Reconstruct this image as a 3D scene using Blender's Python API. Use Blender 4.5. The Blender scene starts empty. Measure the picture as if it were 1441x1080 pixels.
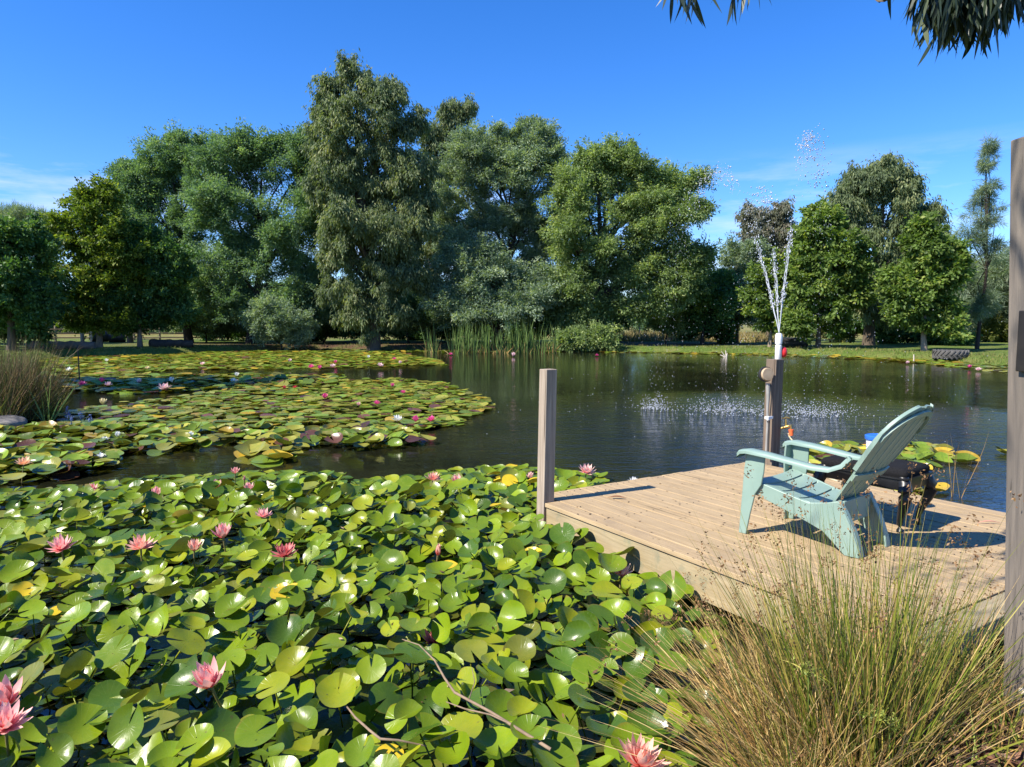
import bpy, math, random
import numpy as np
from mathutils import Vector, Matrix

sc = bpy.context.scene
COL = sc.collection
R = math.radians
rnd = random.Random(7)
rng = np.random.default_rng(11)

# ------------------------------------------------------------------ camera
FPX, CX, CY, HZ, EYE = 1000.0, 720.5, 540.0, 455.0, 1.8
PITCH = math.atan((CY - HZ) / FPX)
cd = bpy.data.cameras.new('camera')
cd.sensor_width = 36.0
cd.lens = 36.0 * FPX / 1441.0
cd.clip_start, cd.clip_end = 0.05, 5000
cam = bpy.data.objects.new('camera', cd)
cam.location = (0, 0, EYE)
cam.rotation_euler = (math.pi / 2 - PITCH, 0, 0)
COL.objects.link(cam)
sc.camera = cam

# ------------------------------------------------------------------ sky and sun
SUN_AZ = np.array([-0.885, -0.465])            # horizontal direction towards the sun
SUN_EL = R(46)
world = bpy.data.worlds.new('World')
sc.world = world
world.use_nodes = True
wt = world.node_tree
wt.nodes.clear()
wo = wt.nodes.new('ShaderNodeOutputWorld')
wb = wt.nodes.new('ShaderNodeBackground')
sky = wt.nodes.new('ShaderNodeTexSky')
sky.sky_type = 'NISHITA'
sky.sun_disc = False
sky.sun_elevation = SUN_EL
sky.sun_rotation = math.atan2(SUN_AZ[0], SUN_AZ[1])
sky.air_density, sky.dust_density, sky.ozone_density = 1.0, 0.15, 3.2
hsv = wt.nodes.new('ShaderNodeHueSaturation')
hsv.inputs['Saturation'].default_value = 1.32
hsv.inputs['Value'].default_value = 1.0
tint = wt.nodes.new('ShaderNodeMix'); tint.data_type = 'RGBA'; tint.blend_type = 'MULTIPLY'
tint.inputs[0].default_value = 1.0
tint.inputs[7].default_value = (0.78, 0.935, 1.30, 1)
wt.links.new(sky.outputs[0], hsv.inputs['Color'])
wt.links.new(hsv.outputs[0], tint.inputs[6])
# thin wisps of cloud low over the trees
tc = wt.nodes.new('ShaderNodeTexCoord')
mp = wt.nodes.new('ShaderNodeMapping'); mp.inputs['Scale'].default_value = (2.2, 2.2, 13.0)
mp.inputs['Rotation'].default_value = (0.0, 0.22, 0.3)
cn = wt.nodes.new('ShaderNodeTexNoise'); cn.inputs['Scale'].default_value = 1.7
cn.inputs['Detail'].default_value = 7; cn.inputs['Roughness'].default_value = 0.62
cr = wt.nodes.new('ShaderNodeMapRange'); cr.inputs[1].default_value = 0.47; cr.inputs[2].default_value = 0.70
sx = wt.nodes.new('ShaderNodeSeparateXYZ')
m1 = wt.nodes.new('ShaderNodeMapRange'); m1.inputs[1].default_value = 0.222; m1.inputs[2].default_value = 0.165
mul = wt.nodes.new('ShaderNodeMath'); mul.operation = 'MULTIPLY'
mul2 = wt.nodes.new('ShaderNodeMath'); mul2.operation = 'MULTIPLY'; mul2.inputs[1].default_value = 0.48
cm = wt.nodes.new('ShaderNodeMix'); cm.data_type = 'RGBA'
cm.inputs[7].default_value = (6.4, 6.5, 7.9, 1)
wt.links.new(tc.outputs['Generated'], mp.inputs[0]); wt.links.new(mp.outputs[0], cn.inputs['Vector'])
wt.links.new(cn.outputs[0], cr.inputs[0]); wt.links.new(tc.outputs['Generated'], sx.inputs[0])
wt.links.new(sx.outputs[2], m1.inputs[0]); wt.links.new(cr.outputs[0], mul.inputs[0]); wt.links.new(m1.outputs[0], mul.inputs[1])
wt.links.new(mul.outputs[0], mul2.inputs[0]); wt.links.new(mul2.outputs[0], cm.inputs[0])
wt.links.new(tint.outputs[2], cm.inputs[6]); wt.links.new(cm.outputs[2], wb.inputs[0])
wb.inputs[1].default_value = 0.094
wt.links.new(wb.outputs[0], wo.inputs[0])

sd = bpy.data.lights.new('sun', 'SUN')
sd.energy = 4.8; sd.angle = R(0.5); sd.color = (1.0, 0.93, 0.81)
so = bpy.data.objects.new('sun', sd); COL.objects.link(so)
sun_dir = Vector((SUN_AZ[0] * math.cos(SUN_EL), SUN_AZ[1] * math.cos(SUN_EL), math.sin(SUN_EL))).normalized()
so.rotation_euler = sun_dir.to_track_quat('Z', 'Y').to_euler()
so.location = sun_dir * 60

sc.view_settings.view_transform = 'Standard'
sc.view_settings.look = 'None'
sc.view_settings.exposure = 0.95
sc.view_settings.gamma = 1.0
sc.render.engine = 'CYCLES'
sc.cycles.max_bounces = 10
sc.cycles.diffuse_bounces = 6
sc.cycles.glossy_bounces = 3
sc.cycles.transmission_bounces = 6
sc.cycles.transparent_max_bounces = 4
sc.cycles.caustics_reflective = False
sc.cycles.caustics_refractive = False

# ------------------------------------------------------------------ picture <-> world
_F = np.array([0, math.cos(PITCH), -math.sin(PITCH)])
_U = np.array([0, math.sin(PITCH), math.cos(PITCH)])
_R = np.array([1.0, 0, 0])
_C = np.array([0, 0, EYE])
def at(px, py, z=None, Y=None):
    d = _F + (px - CX) / FPX * _R - (py - CY) / FPX * _U
    t = (z - EYE) / d[2] if z is not None else Y / d[1]
    return _C + d * t
def proj(P):
    P = np.asarray(P, float) - _C
    w = P @ _F
    return CX + FPX * (P @ _R) / w, CY - FPX * (P @ _U) / w, w
def inpoly(px, py, poly):
    px = np.asarray(px, float); py = np.asarray(py, float); sh = px.shape
    px = px.ravel(); py = py.ravel(); P = np.asarray([tuple(q)[:2] for q in poly], float); Q = np.roll(P, -1, 0)
    dy = Q[:, 1] - P[:, 1]; dy = np.where(dy == 0, 1e-12, dy); out = np.empty(px.shape, bool)
    for i in range(0, len(px), 20000):
        x = px[i:i + 20000, None]; y = py[i:i + 20000, None]
        k = (P[None, :, 1] > y) != (Q[None, :, 1] > y)
        xi = (Q[:, 0] - P[:, 0])[None] * (y - P[None, :, 1]) / dy[None] + P[None, :, 0]
        out[i:i + 20000] = (np.sum(k & (x < xi), 1) % 2) == 1
    return out.reshape(sh)

# ------------------------------------------------------------------ object helpers
def tag(o, label=None, cat=None, group=None, kind=None):
    if label: o['label'] = label
    if cat: o['category'] = cat
    if group: o['group'] = group
    if kind: o['kind'] = kind
    return o
def empty(name, loc=(0, 0, 0), rz=0.0, label=None, cat=None, group=None):
    o = bpy.data.objects.new(name, None)
    o.empty_display_size = 0.1
    o.location = loc; o.rotation_euler = (0, 0, rz)
    COL.objects.link(o)
    return tag(o, label, cat, group)
def link(name, me, mat=None, parent=None, loc=None, bevel=0, smooth=None):
    o = bpy.data.objects.new(name, me)
    COL.objects.link(o)
    if mat is not None and not me.materials:
        me.materials.append(mat)
    if parent is not None: o.parent = parent
    if loc is not None: o.location = loc
    if smooth is not None:
        me.shade_smooth(); me.set_sharp_from_angle(angle=R(smooth))
    if bevel:
        b = o.modifiers.new('bevel', 'BEVEL'); b.width = bevel; b.segments = 2; b.limit_method = 'ANGLE'; b.angle_limit = R(35)
    return o
class MB:
    def __init__(s): s.v = []; s.f = []
    def add(s, v, f):
        n = len(s.v); s.v += [tuple(map(float, p)) for p in v]; s.f += [tuple(i + n for i in q) for q in f]
    def box(s, c, h, M=None):
        v = [Vector((c[0] + sx * h[0], c[1] + sy * h[1], c[2] + sz * h[2])) for sx in (-1, 1) for sy in (-1, 1) for sz in (-1, 1)]
        if M is not None: v = [M @ p for p in v]
        s.add(v, [(0, 1, 3, 2), (4, 6, 7, 5), (0, 4, 5, 1), (2, 3, 7, 6), (0, 2, 6, 4), (1, 5, 7, 3)])
    def tube(s, pts, rad, n=8, cap=True):
        pts = [Vector(p) for p in pts]
        if not hasattr(rad, '__len__'): rad = [rad] * len(pts)
        up = Vector((0.13, 0.21, 1.0)); rings = []
        for i, p in enumerate(pts):
            d = (pts[min(i + 1, len(pts) - 1)] - pts[max(i - 1, 0)])
            d = d.normalized() if d.length > 1e-9 else Vector((0, 0, 1))
            a = d.cross(up)
            if a.length < 0.1: a = d.cross(Vector((1, 0, 0)))
            a.normalize(); b = d.cross(a)
            rings.append([p + (a * math.cos(2 * math.pi * k / n) + b * math.sin(2 * math.pi * k / n)) * rad[i] for k in range(n)])
        v = [q for r in rings for q in r]; f = []
        for i in range(len(pts) - 1):
            for k in range(n):
                f.append((i * n + k, i * n + (k + 1) % n, (i + 1) * n + (k + 1) % n, (i + 1) * n + k))
        if cap:
            f.append(tuple(range(n))[::-1]); f.append(tuple(range((len(pts) - 1) * n, len(pts) * n)))
        s.add(v, f)
    def lathe(s, prof, n=20, M=None):
        v = [Vector((r * math.cos(2 * math.pi * k / n), r * math.sin(2 * math.pi * k / n), z)) for r, z in prof for k in range(n)]
        f = []
        for i in range(len(prof) - 1):
            for k in range(n):
                f.append((i * n + k, i * n + (k + 1) % n, (i + 1) * n + (k + 1) % n, (i + 1) * n + k))
        f.append(tuple(range(n))[::-1]); f.append(tuple(range((len(prof) - 1) * n, len(prof) * n)))
        if M is not None: v = [M @ p for p in v]
        s.add(v, f)
    def loft(s, secs, close_ends=True):
        n = len(secs[0]); v = [p for q in secs for p in q]; f = []
        for i in range(len(secs) - 1):
            for k in range(n):
                f.append((i * n + k, i * n + (k + 1) % n, (i + 1) * n + (k + 1) % n, (i + 1) * n + k))
        if close_ends:
            f.append(tuple(range(n))[::-1]); f.append(tuple(range((len(secs) - 1) * n, len(secs) * n)))
        s.add(v, f)
    def prism(s, outline, fa, fb):
        """outline of 2-D points; fa / fb turn each into the 3-D point on either side"""
        n = len(outline)
        v = [fa(p) for p in outline] + [fb(p) for p in outline]
        f = [tuple(range(n))[::-1], tuple(range(n, 2 * n))] + [(k, (k + 1) % n, n + (k + 1) % n, n + k) for k in range(n)]
        s.add(v, f)
    def build(s, name, mat, parent=None, bevel=0, smooth=None, loc=None):
        me = bpy.data.meshes.new(name)
        me.from_pydata(s.v, [], s.f)
        import bmesh
        bm = bmesh.new(); bm.from_mesh(me); bmesh.ops.recalc_face_normals(bm, faces=bm.faces); bm.to_mesh(me); bm.free()
        return link(name, me, mat, parent, loc, bevel, smooth)

def np_mesh(name, V, F, face_attr=None, vcol=None, uv=None, smooth=False):
    """V (n,3); F (m,k) all faces with k corners"""
    me = bpy.data.meshes.new(name)
    V = np.ascontiguousarray(V, np.float32); F = np.ascontiguousarray(F, np.int32)
    m, k = F.shape
    me.vertices.add(len(V)); me.vertices.foreach_set('co', V.ravel())
    me.loops.add(m * k); me.loops.foreach_set('vertex_index', F.ravel())
    me.polygons.add(m); me.polygons.foreach_set('loop_start', np.arange(0, m * k, k, dtype=np.int32))
    if smooth: me.polygons.foreach_set('use_smooth', np.ones(m, bool))
    me.update(calc_edges=True)
    for an, arr in (face_attr or {}).items():
        me.attributes.new(an, 'FLOAT', 'FACE').data.foreach_set('value', np.ascontiguousarray(arr, np.float32))
    if vcol is not None:
        c = np.ones((len(V), 4), np.float32); c[:, :3] = vcol
        me.attributes.new('col', 'FLOAT_COLOR', 'POINT').data.foreach_set('color', c.ravel())
    if uv is not None:
        me.uv_layers.new(name='UVMap').data.foreach_set('uv', np.ascontiguousarray(uv[F.ravel()], np.float32).ravel())
    return me

# ------------------------------------------------------------------ materials
class N:
    def __init__(s, name):
        s.m = bpy.data.materials.new(name); s.m.use_nodes = True
        s.t = s.m.node_tree; s.t.nodes.clear()
        s.out = s.t.nodes.new('ShaderNodeOutputMaterial')
    def n(s, typ, **kw):
        o = s.t.nodes.new('ShaderNode' + typ)
        for k, v in kw.items(): setattr(o, k, v)
        return o
    def l(s, a, b): s.t.links.new(a, b)
    def put(s, sock, v):
        if hasattr(v, 'is_output') or hasattr(v, 'links'): s.l(v, sock)
        else: sock.default_value = v if not isinstance(v, tuple) or len(v) != 3 or sock.type != 'RGBA' else (*v, 1)
    def coord(s, kind='Object', scale=(1, 1, 1), rot=(0, 0, 0)):
        if kind == 'World':
            g = s.n('NewGeometry'); src = g.outputs['Position']
        else:
            src = s.n('TexCoord').outputs[kind]
        m = s.n('Mapping'); m.inputs['Scale'].default_value = scale; m.inputs['Rotation'].default_value = rot
        s.l(src, m.inputs[0]); return m.outputs[0]
    def noise(s, vec, scale, detail=4, rough=0.55, dist=0.0):
        o = s.n('TexNoise'); s.l(vec, o.inputs['Vector'])
        o.inputs['Scale'].default_value = scale; o.inputs['Detail'].default_value = detail
        o.inputs['Roughness'].default_value = rough; o.inputs['Distortion'].default_value = dist
        return o.outputs[0]
    def ramp(s, fac, stops):
        o = s.n('ValToRGB'); s.put(o.inputs[0], fac); e = o.color_ramp.elements
        while len(e) < len(stops): e.new(0.5)
        for i, (p, c) in enumerate(stops): e[i].position = p; e[i].color = (*c, 1)
        return o.outputs[0]
    def mix(s, fac, a, b, mode='MIX'):
        o = s.n('Mix', data_type='RGBA', blend_type=mode)
        s.put(o.inputs[0], fac); s.put(o.inputs[6], a); s.put(o.inputs[7], b); return o.outputs[2]
    def math(s, op, a, b=0.0, c=None, clamp=False):
        o = s.n('Math', operation=op, use_clamp=clamp); s.put(o.inputs[0], a); s.put(o.inputs[1], b)
        if c is not None: s.put(o.inputs[2], c)
        return o.outputs[0]
    def rng(s, v, a, b, c=0.0, d=1.0):
        o = s.n('MapRange'); s.put(o.inputs[0], v)
        for i, x in enumerate((a, b, c, d)): o.inputs[i + 1].default_value = x
        return o.outputs[0]
    def bump(s, h, strength=0.3, dist=0.01):
        o = s.n('Bump'); s.l(h, o.inputs['Height']); o.inputs['Strength'].default_value = strength; o.inputs['Distance'].default_value = dist
        return o.outputs[0]
    def attr(s, name, typ='GEOMETRY', out='Fac'):
        o = s.n('Attribute', attribute_name=name, attribute_type=typ); return o.outputs[out]
    def bsdf(s, col, rough=0.6, normal=None, spec=0.5, **kw):
        o = s.n('BsdfPrincipled'); s.put(o.inputs['Base Color'], col); s.put(o.inputs['Roughness'], rough)
        o.inputs['Specular IOR Level'].default_value = spec
        if normal is not None: s.l(normal, o.inputs['Normal'])
        for k, v in kw.items(): s.put(o.inputs[k.replace('_', ' ')], v)
        return o.outputs[0]
    def done(s, surf):
        s.l(surf, s.out.inputs[0]); return s.m

def simple(name, a, b, scale=6, rough=0.5, bump=0.0, stretch=(1, 1, 1), spec=0.5, detail=5, metal=0.0, bscale=None):
    n = N(name); co = n.coord('Object', stretch)
    v = n.noise(co, scale, detail)
    col = n.ramp(v, [(0.3, a), (0.7, b)])
    nb = n.bump(n.noise(co, bscale or scale * 4, 4), bump, 0.004) if bump else None
    return n.done(n.bsdf(col, rough, nb, spec, Metallic=metal))

def wood(name, pale, dark, axis=2, rough=0.8, ridges=0.0, knots=True, moss=None):
    n = N(name)
    st = [14, 14, 14]; st[axis] = 0.7
    co = n.coord('Object', tuple(st))
    g = n.noise(co, 2.2, 8, 0.65, 0.6)
    big = n.noise(n.coord('Object', (1.2, 1.2, 1.2)), 2.0, 4)
    col = n.ramp(g, [(0.25, dark), (0.5, tuple(0.55 * p + 0.45 * d for p, d in zip(pale, dark))), (0.72, pale)])
    col = n.mix(n.rng(big, 0.35, 0.7, 0.0, 0.45), col, tuple(0.55 * x for x in pale), 'MIX')
    fine = n.noise(n.coord('Object', tuple(40 if i != axis else 3 for i in range(3))), 3, 3)
    h = n.math('ADD', g, n.math('MULTIPLY', fine, 0.6))
    ck = n.rng(n.noise(n.coord('Object', tuple(26 if i != axis else .55 for i in range(3))), 1.6, 2, .5, .2), .66, .70)
    col = n.mix(n.math('MULTIPLY', ck, .75), col, tuple(.22 * x for x in dark))
    kn = n.rng(n.noise(n.coord('Object', tuple(7 if i != axis else 2.6 for i in range(3))), 1.5, 2, .5), .70, .76)
    col = n.mix(n.math('MULTIPLY', kn, .5), col, tuple(.6 * x for x in dark))
    if moss:
        k = n.rng(n.noise(n.coord('Object', (3, 3, 3)), 2.5, 6), 0.56, 0.68)
        col = n.mix(n.math('MULTIPLY', k, 0.6), col, moss)
    if ridges:
        sxyz = n.n('SeparateXYZ'); n.l(n.coord('Object'), sxyz.inputs[0])
        bd = n.math('FLOOR', n.math('DIVIDE', n.math('ADD', sxyz.outputs[0], .015), .1415)); wn = n.n('TexWhiteNoise', noise_dimensions='1D'); n.l(bd, wn.inputs['W'])
        col = n.mix(n.rng(wn.outputs['Value'], 0, 1, 0, .38), col, (.40, .30, .18))
        st_ = n.rng(n.noise(n.coord('Object', (2.2, 1.1, 1)), 2.6, 6, .65), .54, .70)
        col = n.mix(n.math('MULTIPLY', st_, .38), col, (.20, .155, .115))
        w = n.math('SINE', n.math('MULTIPLY', sxyz.outputs[0], 2 * math.pi / ridges))
        col = n.mix(n.rng(w, -1.0, -0.55, 0.45, 0.0), col, tuple(0.4 * x for x in dark))
        h = n.math('ADD', n.math('MULTIPLY', h, 0.5), n.math('MULTIPLY', w, 0.35))
    return n.done(n.bsdf(col, rough, n.bump(h, 0.5, 0.004), 0.25))

def leaf_mat(name, dark, mid, tip, trans=0.25, rough=0.5, spec=0.35, odd=None):
    """tree foliage: each leaf has its own shade of green (attribute tint)"""
    n = N(name); t = n.attr('tint')
    stops = [(0.0, dark), (0.55, mid), (0.93, tip)]
    if odd: stops.append((1.0, odd))
    col = n.ramp(t, stops)
    b = n.bsdf(col, rough, None, spec)
    tr = n.n('BsdfTranslucent'); n.l(n.mix(1.0, col, (1.5, 1.6, 0.55), 'MULTIPLY'), tr.inputs[0])
    mx = n.n('MixShader'); mx.inputs[0].default_value = trans
    n.l(b, mx.inputs[1]); n.l(tr.outputs[0], mx.inputs[2])
    return n.done(mx.outputs[0])

def blade_mat(name, rough=0.55, trans=0.25):
    n = N(name); c = n.attr('col', out='Color')
    b = n.bsdf(c, rough, None, 0.35)
    tr = n.n('BsdfTranslucent'); n.l(c, tr.inputs[0])
    mx = n.n('MixShader'); mx.inputs[0].default_value = trans
    n.l(b, mx.inputs[1]); n.l(tr.outputs[0], mx.inputs[2])
    return n.done(mx.outputs[0])

M = {}
M['water'] = None
M['euc'] = leaf_mat('gum leaf', (0.087, 0.121, 0.065), (0.175, 0.224, 0.105), (0.323, 0.341, 0.171), 0.36, 0.55, 0.2, (0.16, 0.11, 0.06))
M['acacia'] = leaf_mat('wattle leaf', (0.094, 0.163, 0.094), (0.170, 0.276, 0.152), (0.320, 0.408, 0.201), 0.38, 0.55, 0.2)
M['grey'] = leaf_mat('grey wattle leaf', (0.138, 0.195, 0.131), (0.241, 0.320, 0.217), (0.413, 0.476, 0.300), 0.36, 0.55, 0.2)
M['ash'] = leaf_mat('ash leaf', (0.122, 0.169, 0.070), (0.218, 0.305, 0.122), (0.397, 0.450, 0.174), 0.4, 0.55, 0.2)
M['broad'] = leaf_mat('broad leaf', (0.078, 0.124, 0.032), (0.161, 0.248, 0.056), (0.315, 0.353, 0.086), 0.4, 0.55, 0.25)
M['dark'] = leaf_mat('dark leaf', (0.040, 0.098, 0.033), (0.090, 0.185, 0.056), (0.243, 0.339, 0.099), 0.34, 0.55, 0.3)
M['olive'] = leaf_mat('young leaf', (0.071, 0.116, 0.018), (0.137, 0.201, 0.033), (0.283, 0.317, 0.045), 0.4, 0.55, 0.25)
M['casuarina'] = leaf_mat('she-oak needle', (0.116, 0.163, 0.112), (0.218, 0.292, 0.189), (0.377, 0.409, 0.266), 0.34, 0.55, 0.2)
M['redgum'] = leaf_mat('reddish gum leaf', (0.103, 0.115, 0.084), (0.179, 0.190, 0.137), (0.276, 0.224, 0.183), 0.34, 0.55, .2, (0.26, 0.16, 0.11))
M['shrubyellow'] = leaf_mat('yellowish shrub leaf', (0.05, 0.075, 0.015), (0.12, 0.15, 0.03), (0.22, 0.21, 0.05), 0.3, 0.5)
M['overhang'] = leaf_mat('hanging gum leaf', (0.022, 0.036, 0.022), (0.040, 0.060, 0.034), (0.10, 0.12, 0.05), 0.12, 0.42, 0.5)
M['blade'] = blade_mat('grass blade')
M['bark'] = wood('grey bark', (0.17, 0.135, 0.10), (0.045, 0.035, 0.027), 2, 0.9)
M['palebark'] = wood('pale gum bark', (0.38, 0.31, 0.25), (0.13, 0.095, 0.07), 2, 0.8)
M['darkbark'] = wood('dark bark', (0.07, 0.055, 0.045), (0.02, 0.016, 0.013), 2, 0.9)
M['deck'] = wood('deck timber', (0.56, 0.415, 0.235), (0.30, 0.205, 0.105), 1, 0.75, ridges=0.0125)
M['fascia'] = wood('fascia timber', (0.50, 0.40, 0.24), (0.24, 0.185, 0.10), 1, 0.75, moss=(0.17, 0.19, 0.13))
M['fasciax'] = wood('end board timber', (0.42, 0.35, 0.21), (0.22, 0.17, 0.10), 0, 0.75, moss=(0.17, 0.19, 0.13))
M['post'] = wood('weathered post', (0.46, 0.375, 0.29), (0.17, 0.125, 0.09), 2, 0.85)
M['tappost'] = wood('dark weathered post', (0.27, 0.205, 0.15), (0.07, 0.05, 0.038), 2, 0.8)
M['greypost'] = wood('grey weathered post', (0.25, 0.21, 0.17), (0.075, 0.068, 0.064), 2, 0.85)
M['darkwood'] = simple('wet dark timber', (0.012, 0.010, 0.009), (0.03, 0.024, 0.02), 8, 0.5, 0.2)
M['chair'] = simple('pale green plastic', (0.200, 0.295, 0.248), (0.238, 0.335, 0.283), 5, 0.42, 0.03)
M['black'] = simple('black painted wood', (0.006, 0.006, 0.007), (0.016, 0.016, 0.018), 9, 0.38, 0.05)
M['blackcloth'] = simple('black upholstery', (0.007, 0.007, 0.008), (0.016, 0.016, 0.018), 90, 0.95, 0.5, spec=0.15)
M['white'] = simple('white plastic', (0.78, 0.78, 0.76), (0.84, 0.84, 0.83), 5, 0.35)
M['blue'] = simple('blue plastic lid', (0.025, 0.13, 0.50), (0.035, 0.17, 0.58), 5, 0.35)
M['red'] = simple('red plastic', (0.60, 0.020, 0.025), (0.70, 0.03, 0.035), 5, 0.35)
M['orange'] = simple('orange plastic', (0.75, 0.12, 0.04), (0.85, 0.16, 0.05), 5, 0.4)
M['brass'] = simple('brass', (0.55, 0.36, 0.11), (0.68, 0.47, 0.17), 14, 0.35, 0.05, metal=0.85)
M['hose'] = simple('beige hose', (0.42, 0.37, 0.24), (0.50, 0.44, 0.29), 8, 0.5)
M['conduit'] = simple('grey conduit', (0.24, 0.235, 0.22), (0.34, 0.33, 0.31), 8, 0.5)
M['rubber'] = simple('black rubber', (0.012, 0.012, 0.013), (0.03, 0.03, 0.03), 12, 0.7, 0.2)
M['tyre'] = simple('dusty tyre rubber', (0.055, 0.053, 0.050), (0.10, 0.095, 0.088), 4, 0.8, 0.2)
M['pipe'] = simple('black poly pipe', (0.018, 0.018, 0.019), (0.045, 0.045, 0.046), 4, 0.5)
M['stone'] = simple('grey stone', (0.09, 0.082, 0.072), (0.22, 0.20, 0.175), 3, 0.85, 0.6)
M['darkstone'] = simple('dark log bark', (0.02, 0.017, 0.014), (0.06, 0.05, 0.04), 3, 0.9, 0.6)
M['log'] = simple('grey log', (0.10, 0.085, 0.07), (0.20, 0.175, 0.15), 3, 0.85, 0.5)
M['deadleaf'] = simple('dead leaf', (0.20, 0.085, 0.035), (0.32, 0.15, 0.07), 20, 0.7, 0.2)
M['twig'] = simple('dry twig', (0.17, 0.115, 0.07), (0.30, 0.21, 0.13), 20, 0.8, 0.2)
M['palewood'] = simple('bleached twig', (0.48, 0.42, 0.34), (0.62, 0.56, 0.47), 20, 0.8, 0.2)
M['yellowcentre'] = simple('yellow stamens', (0.80, 0.40, 0.03), (0.90, 0.55, 0.08), 40, 0.6)
M['greenstem'] = simple('lily stem', (0.16, 0.17, 0.05), (0.22, 0.16, 0.07), 8, 0.5)
M['capwood'] = simple('cut timber disc', (0.30, 0.215, 0.13), (0.46, 0.35, 0.23), 9, .8, .3)
M['bolt'] = simple('pale bolt head', (0.55, 0.47, 0.36), (0.66, 0.58, 0.46), 8, 0.5)

def ring_poly_sd(px, py, poly):
    """signed distance to a polygon, positive outside"""
    px = np.asarray(px, float); py = np.asarray(py, float); sh = px.shape; px = px.ravel(); py = py.ravel()
    P = np.asarray([tuple(q)[:2] for q in poly], float); E = np.roll(P, -1, 0) - P; L2 = np.maximum((E ** 2).sum(1), 1e-12)
    d = np.empty(px.shape)
    for i in range(0, len(px), 20000):
        dx = px[i:i + 20000, None] - P[None, :, 0]; dy = py[i:i + 20000, None] - P[None, :, 1]
        t = np.clip((dx * E[:, 0] + dy * E[:, 1]) / L2, 0, 1)
        d[i:i + 20000] = np.sqrt(((dx - t * E[:, 0]) ** 2 + (dy - t * E[:, 1]) ** 2).min(1))
    return np.where(inpoly(px, py, poly), -d, d).reshape(sh)
def catmull(P, k=5):
    P = [np.array(p, float) for p in P]; out = []; n = len(P)
    for i in range(n):
        p0, p1, p2, p3 = P[i - 1], P[i], P[(i + 1) % n], P[(i + 2) % n]
        for j in range(k):
            t = j / k
            out.append(0.5 * (2 * p1 + (p2 - p0) * t + (2 * p0 - 5 * p1 + 4 * p2 - p3) * t * t + (3 * p1 - p0 - 3 * p2 + p3) * t ** 3))
    return out

# ------------------------------------------------------------------ ground and pond
def w2(px, py, z=0.0):
    p = at(px, py, z); return (p[0], p[1])
POND = catmull([(-13, 1.3), (-6, 1.25), (-2, 1.45), (0.0, 1.7), (0.80, 2.3), (1.17, 2.92), (1.72, 3.30), (2.9, 3.8), (3.9, 4.75), (4.75, 5.9),
        (6.6, 7.6), (11, 11.5), (17, 19), (20.2, 25.5), w2(1430, 516.5), w2(1300, 506.5), w2(1100, 498.5), w2(950, 496.5), w2(800, 494),
        w2(600, 493), w2(450, 492.5), w2(320, 494), w2(240, 499), w2(150, 501.5), w2(90, 503), (-20.5, 29), (-14.8, 21.5), (-11.2, 17), (-9.6, 14.6), (-8.9, 13.2), (-9.6, 11.4), (-12, 8.5), (-15, 5)], 5)
def h_noise(x, y):
    return 0.05 * np.sin(x * 0.31 + 1.3) * np.cos(y * 0.27) + 0.025 * np.sin(x * 0.9 + y * 0.7)
def ground_z(x, y):
    x = np.asarray(x, float); y = np.asarray(y, float)
    s = ring_poly_sd(x, y, POND)
    t = np.clip(s / 0.9, 0, 1)
    z = 0.02 + 0.30 * t * t * (3 - 2 * t) + h_noise(x, y) * np.clip(s / 4, 0, 1)
    return np.where(s < 0, np.maximum(-1.4, s * 0.55 + 0.02), z)
def gz(x, y): return float(ground_z(np.array([x]), np.array([y]))[0])
def lines(lo, hi, zones):
    out = [lo]
    while out[-1] < hi:
        v = out[-1]; st = 12.0
        for a, b, s in zones:
            if a <= v <= b: st = min(st, s)
        for a, b, s in zones:
            dd = max(a - v, v - b, 0); st = min(st, max(s, s + dd * 0.12))
        out.append(v + st)
    return np.array(out)
gx = lines(-700, 700, [(-5, 7, 0.12), (-30, 26, 0.6)])
gy = lines(-60, 900, [(0.5, 8, 0.12), (8, 56, 0.5)])
GX, GY = np.meshgrid(gx, gy)
GZ = ground_z(GX, GY)
nx, ny = len(gx), len(gy)
I = np.arange(nx * ny).reshape(ny, nx)
GF = np.stack([I[:-1, :-1], I[:-1, 1:], I[1:, 1:], I[1:, :-1]], -1).reshape(-1, 4)
me = np_mesh('ground', np.stack([GX, GY, GZ], -1).reshape(-1, 3), GF, smooth=True)
# bare soil and bark litter where it lies: the near bank and under the far trees
lit = np.exp(-(((GX - 1.8) / 2.6) ** 2 + ((GY - 1.6) / 2.6) ** 2) * 0.9)
sdg = ring_poly_sd(GX, GY, POND)
lit = np.maximum(lit, np.clip((46 - np.abs(GX + 4) * 1.6) / 24, 0, 1) * np.clip((GY - 46.5) / 2, 0, 1) * np.clip((58 - GY) / 6, 0, 1))
dry = np.clip((GY - 62) / 10, 0, 1) * 0.9
a = me.attributes.new('litter', 'FLOAT', 'POINT'); a.data.foreach_set('value', lit.astype(np.float32).ravel())
a = me.attributes.new('dry', 'FLOAT', 'POINT'); a.data.foreach_set('value', dry.astype(np.float32).ravel())
n = N('ground'); co = n.coord('World')
fine = n.noise(co, 9, 6, 0.7); mid = n.noise(co, 0.9, 5, 0.6); big = n.noise(co, 0.16, 3)
grass = n.ramp(fine, [(0.25, (0.035, 0.060, 0.012)), (0.5, (0.090, 0.145, 0.025)), (0.75, (0.18, 0.22, 0.045))])
grass = n.mix(n.rng(mid, 0.45, 0.7, 0, 0.65), grass, (0.21, 0.19, 0.065))
strawc = n.ramp(fine, [(0.3, (0.16, 0.12, 0.05)), (0.7, (0.36, 0.28, 0.12))])
soil = n.ramp(fine, [(0.28, (0.030, 0.020, 0.013)), (0.5, (0.11, 0.065, 0.040)), (0.75, (0.23, 0.14, 0.085))])
col = n.mix(n.math('MULTIPLY', n.attr('dry'), n.rng(big, 0.35, 0.6)), grass, strawc)
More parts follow.
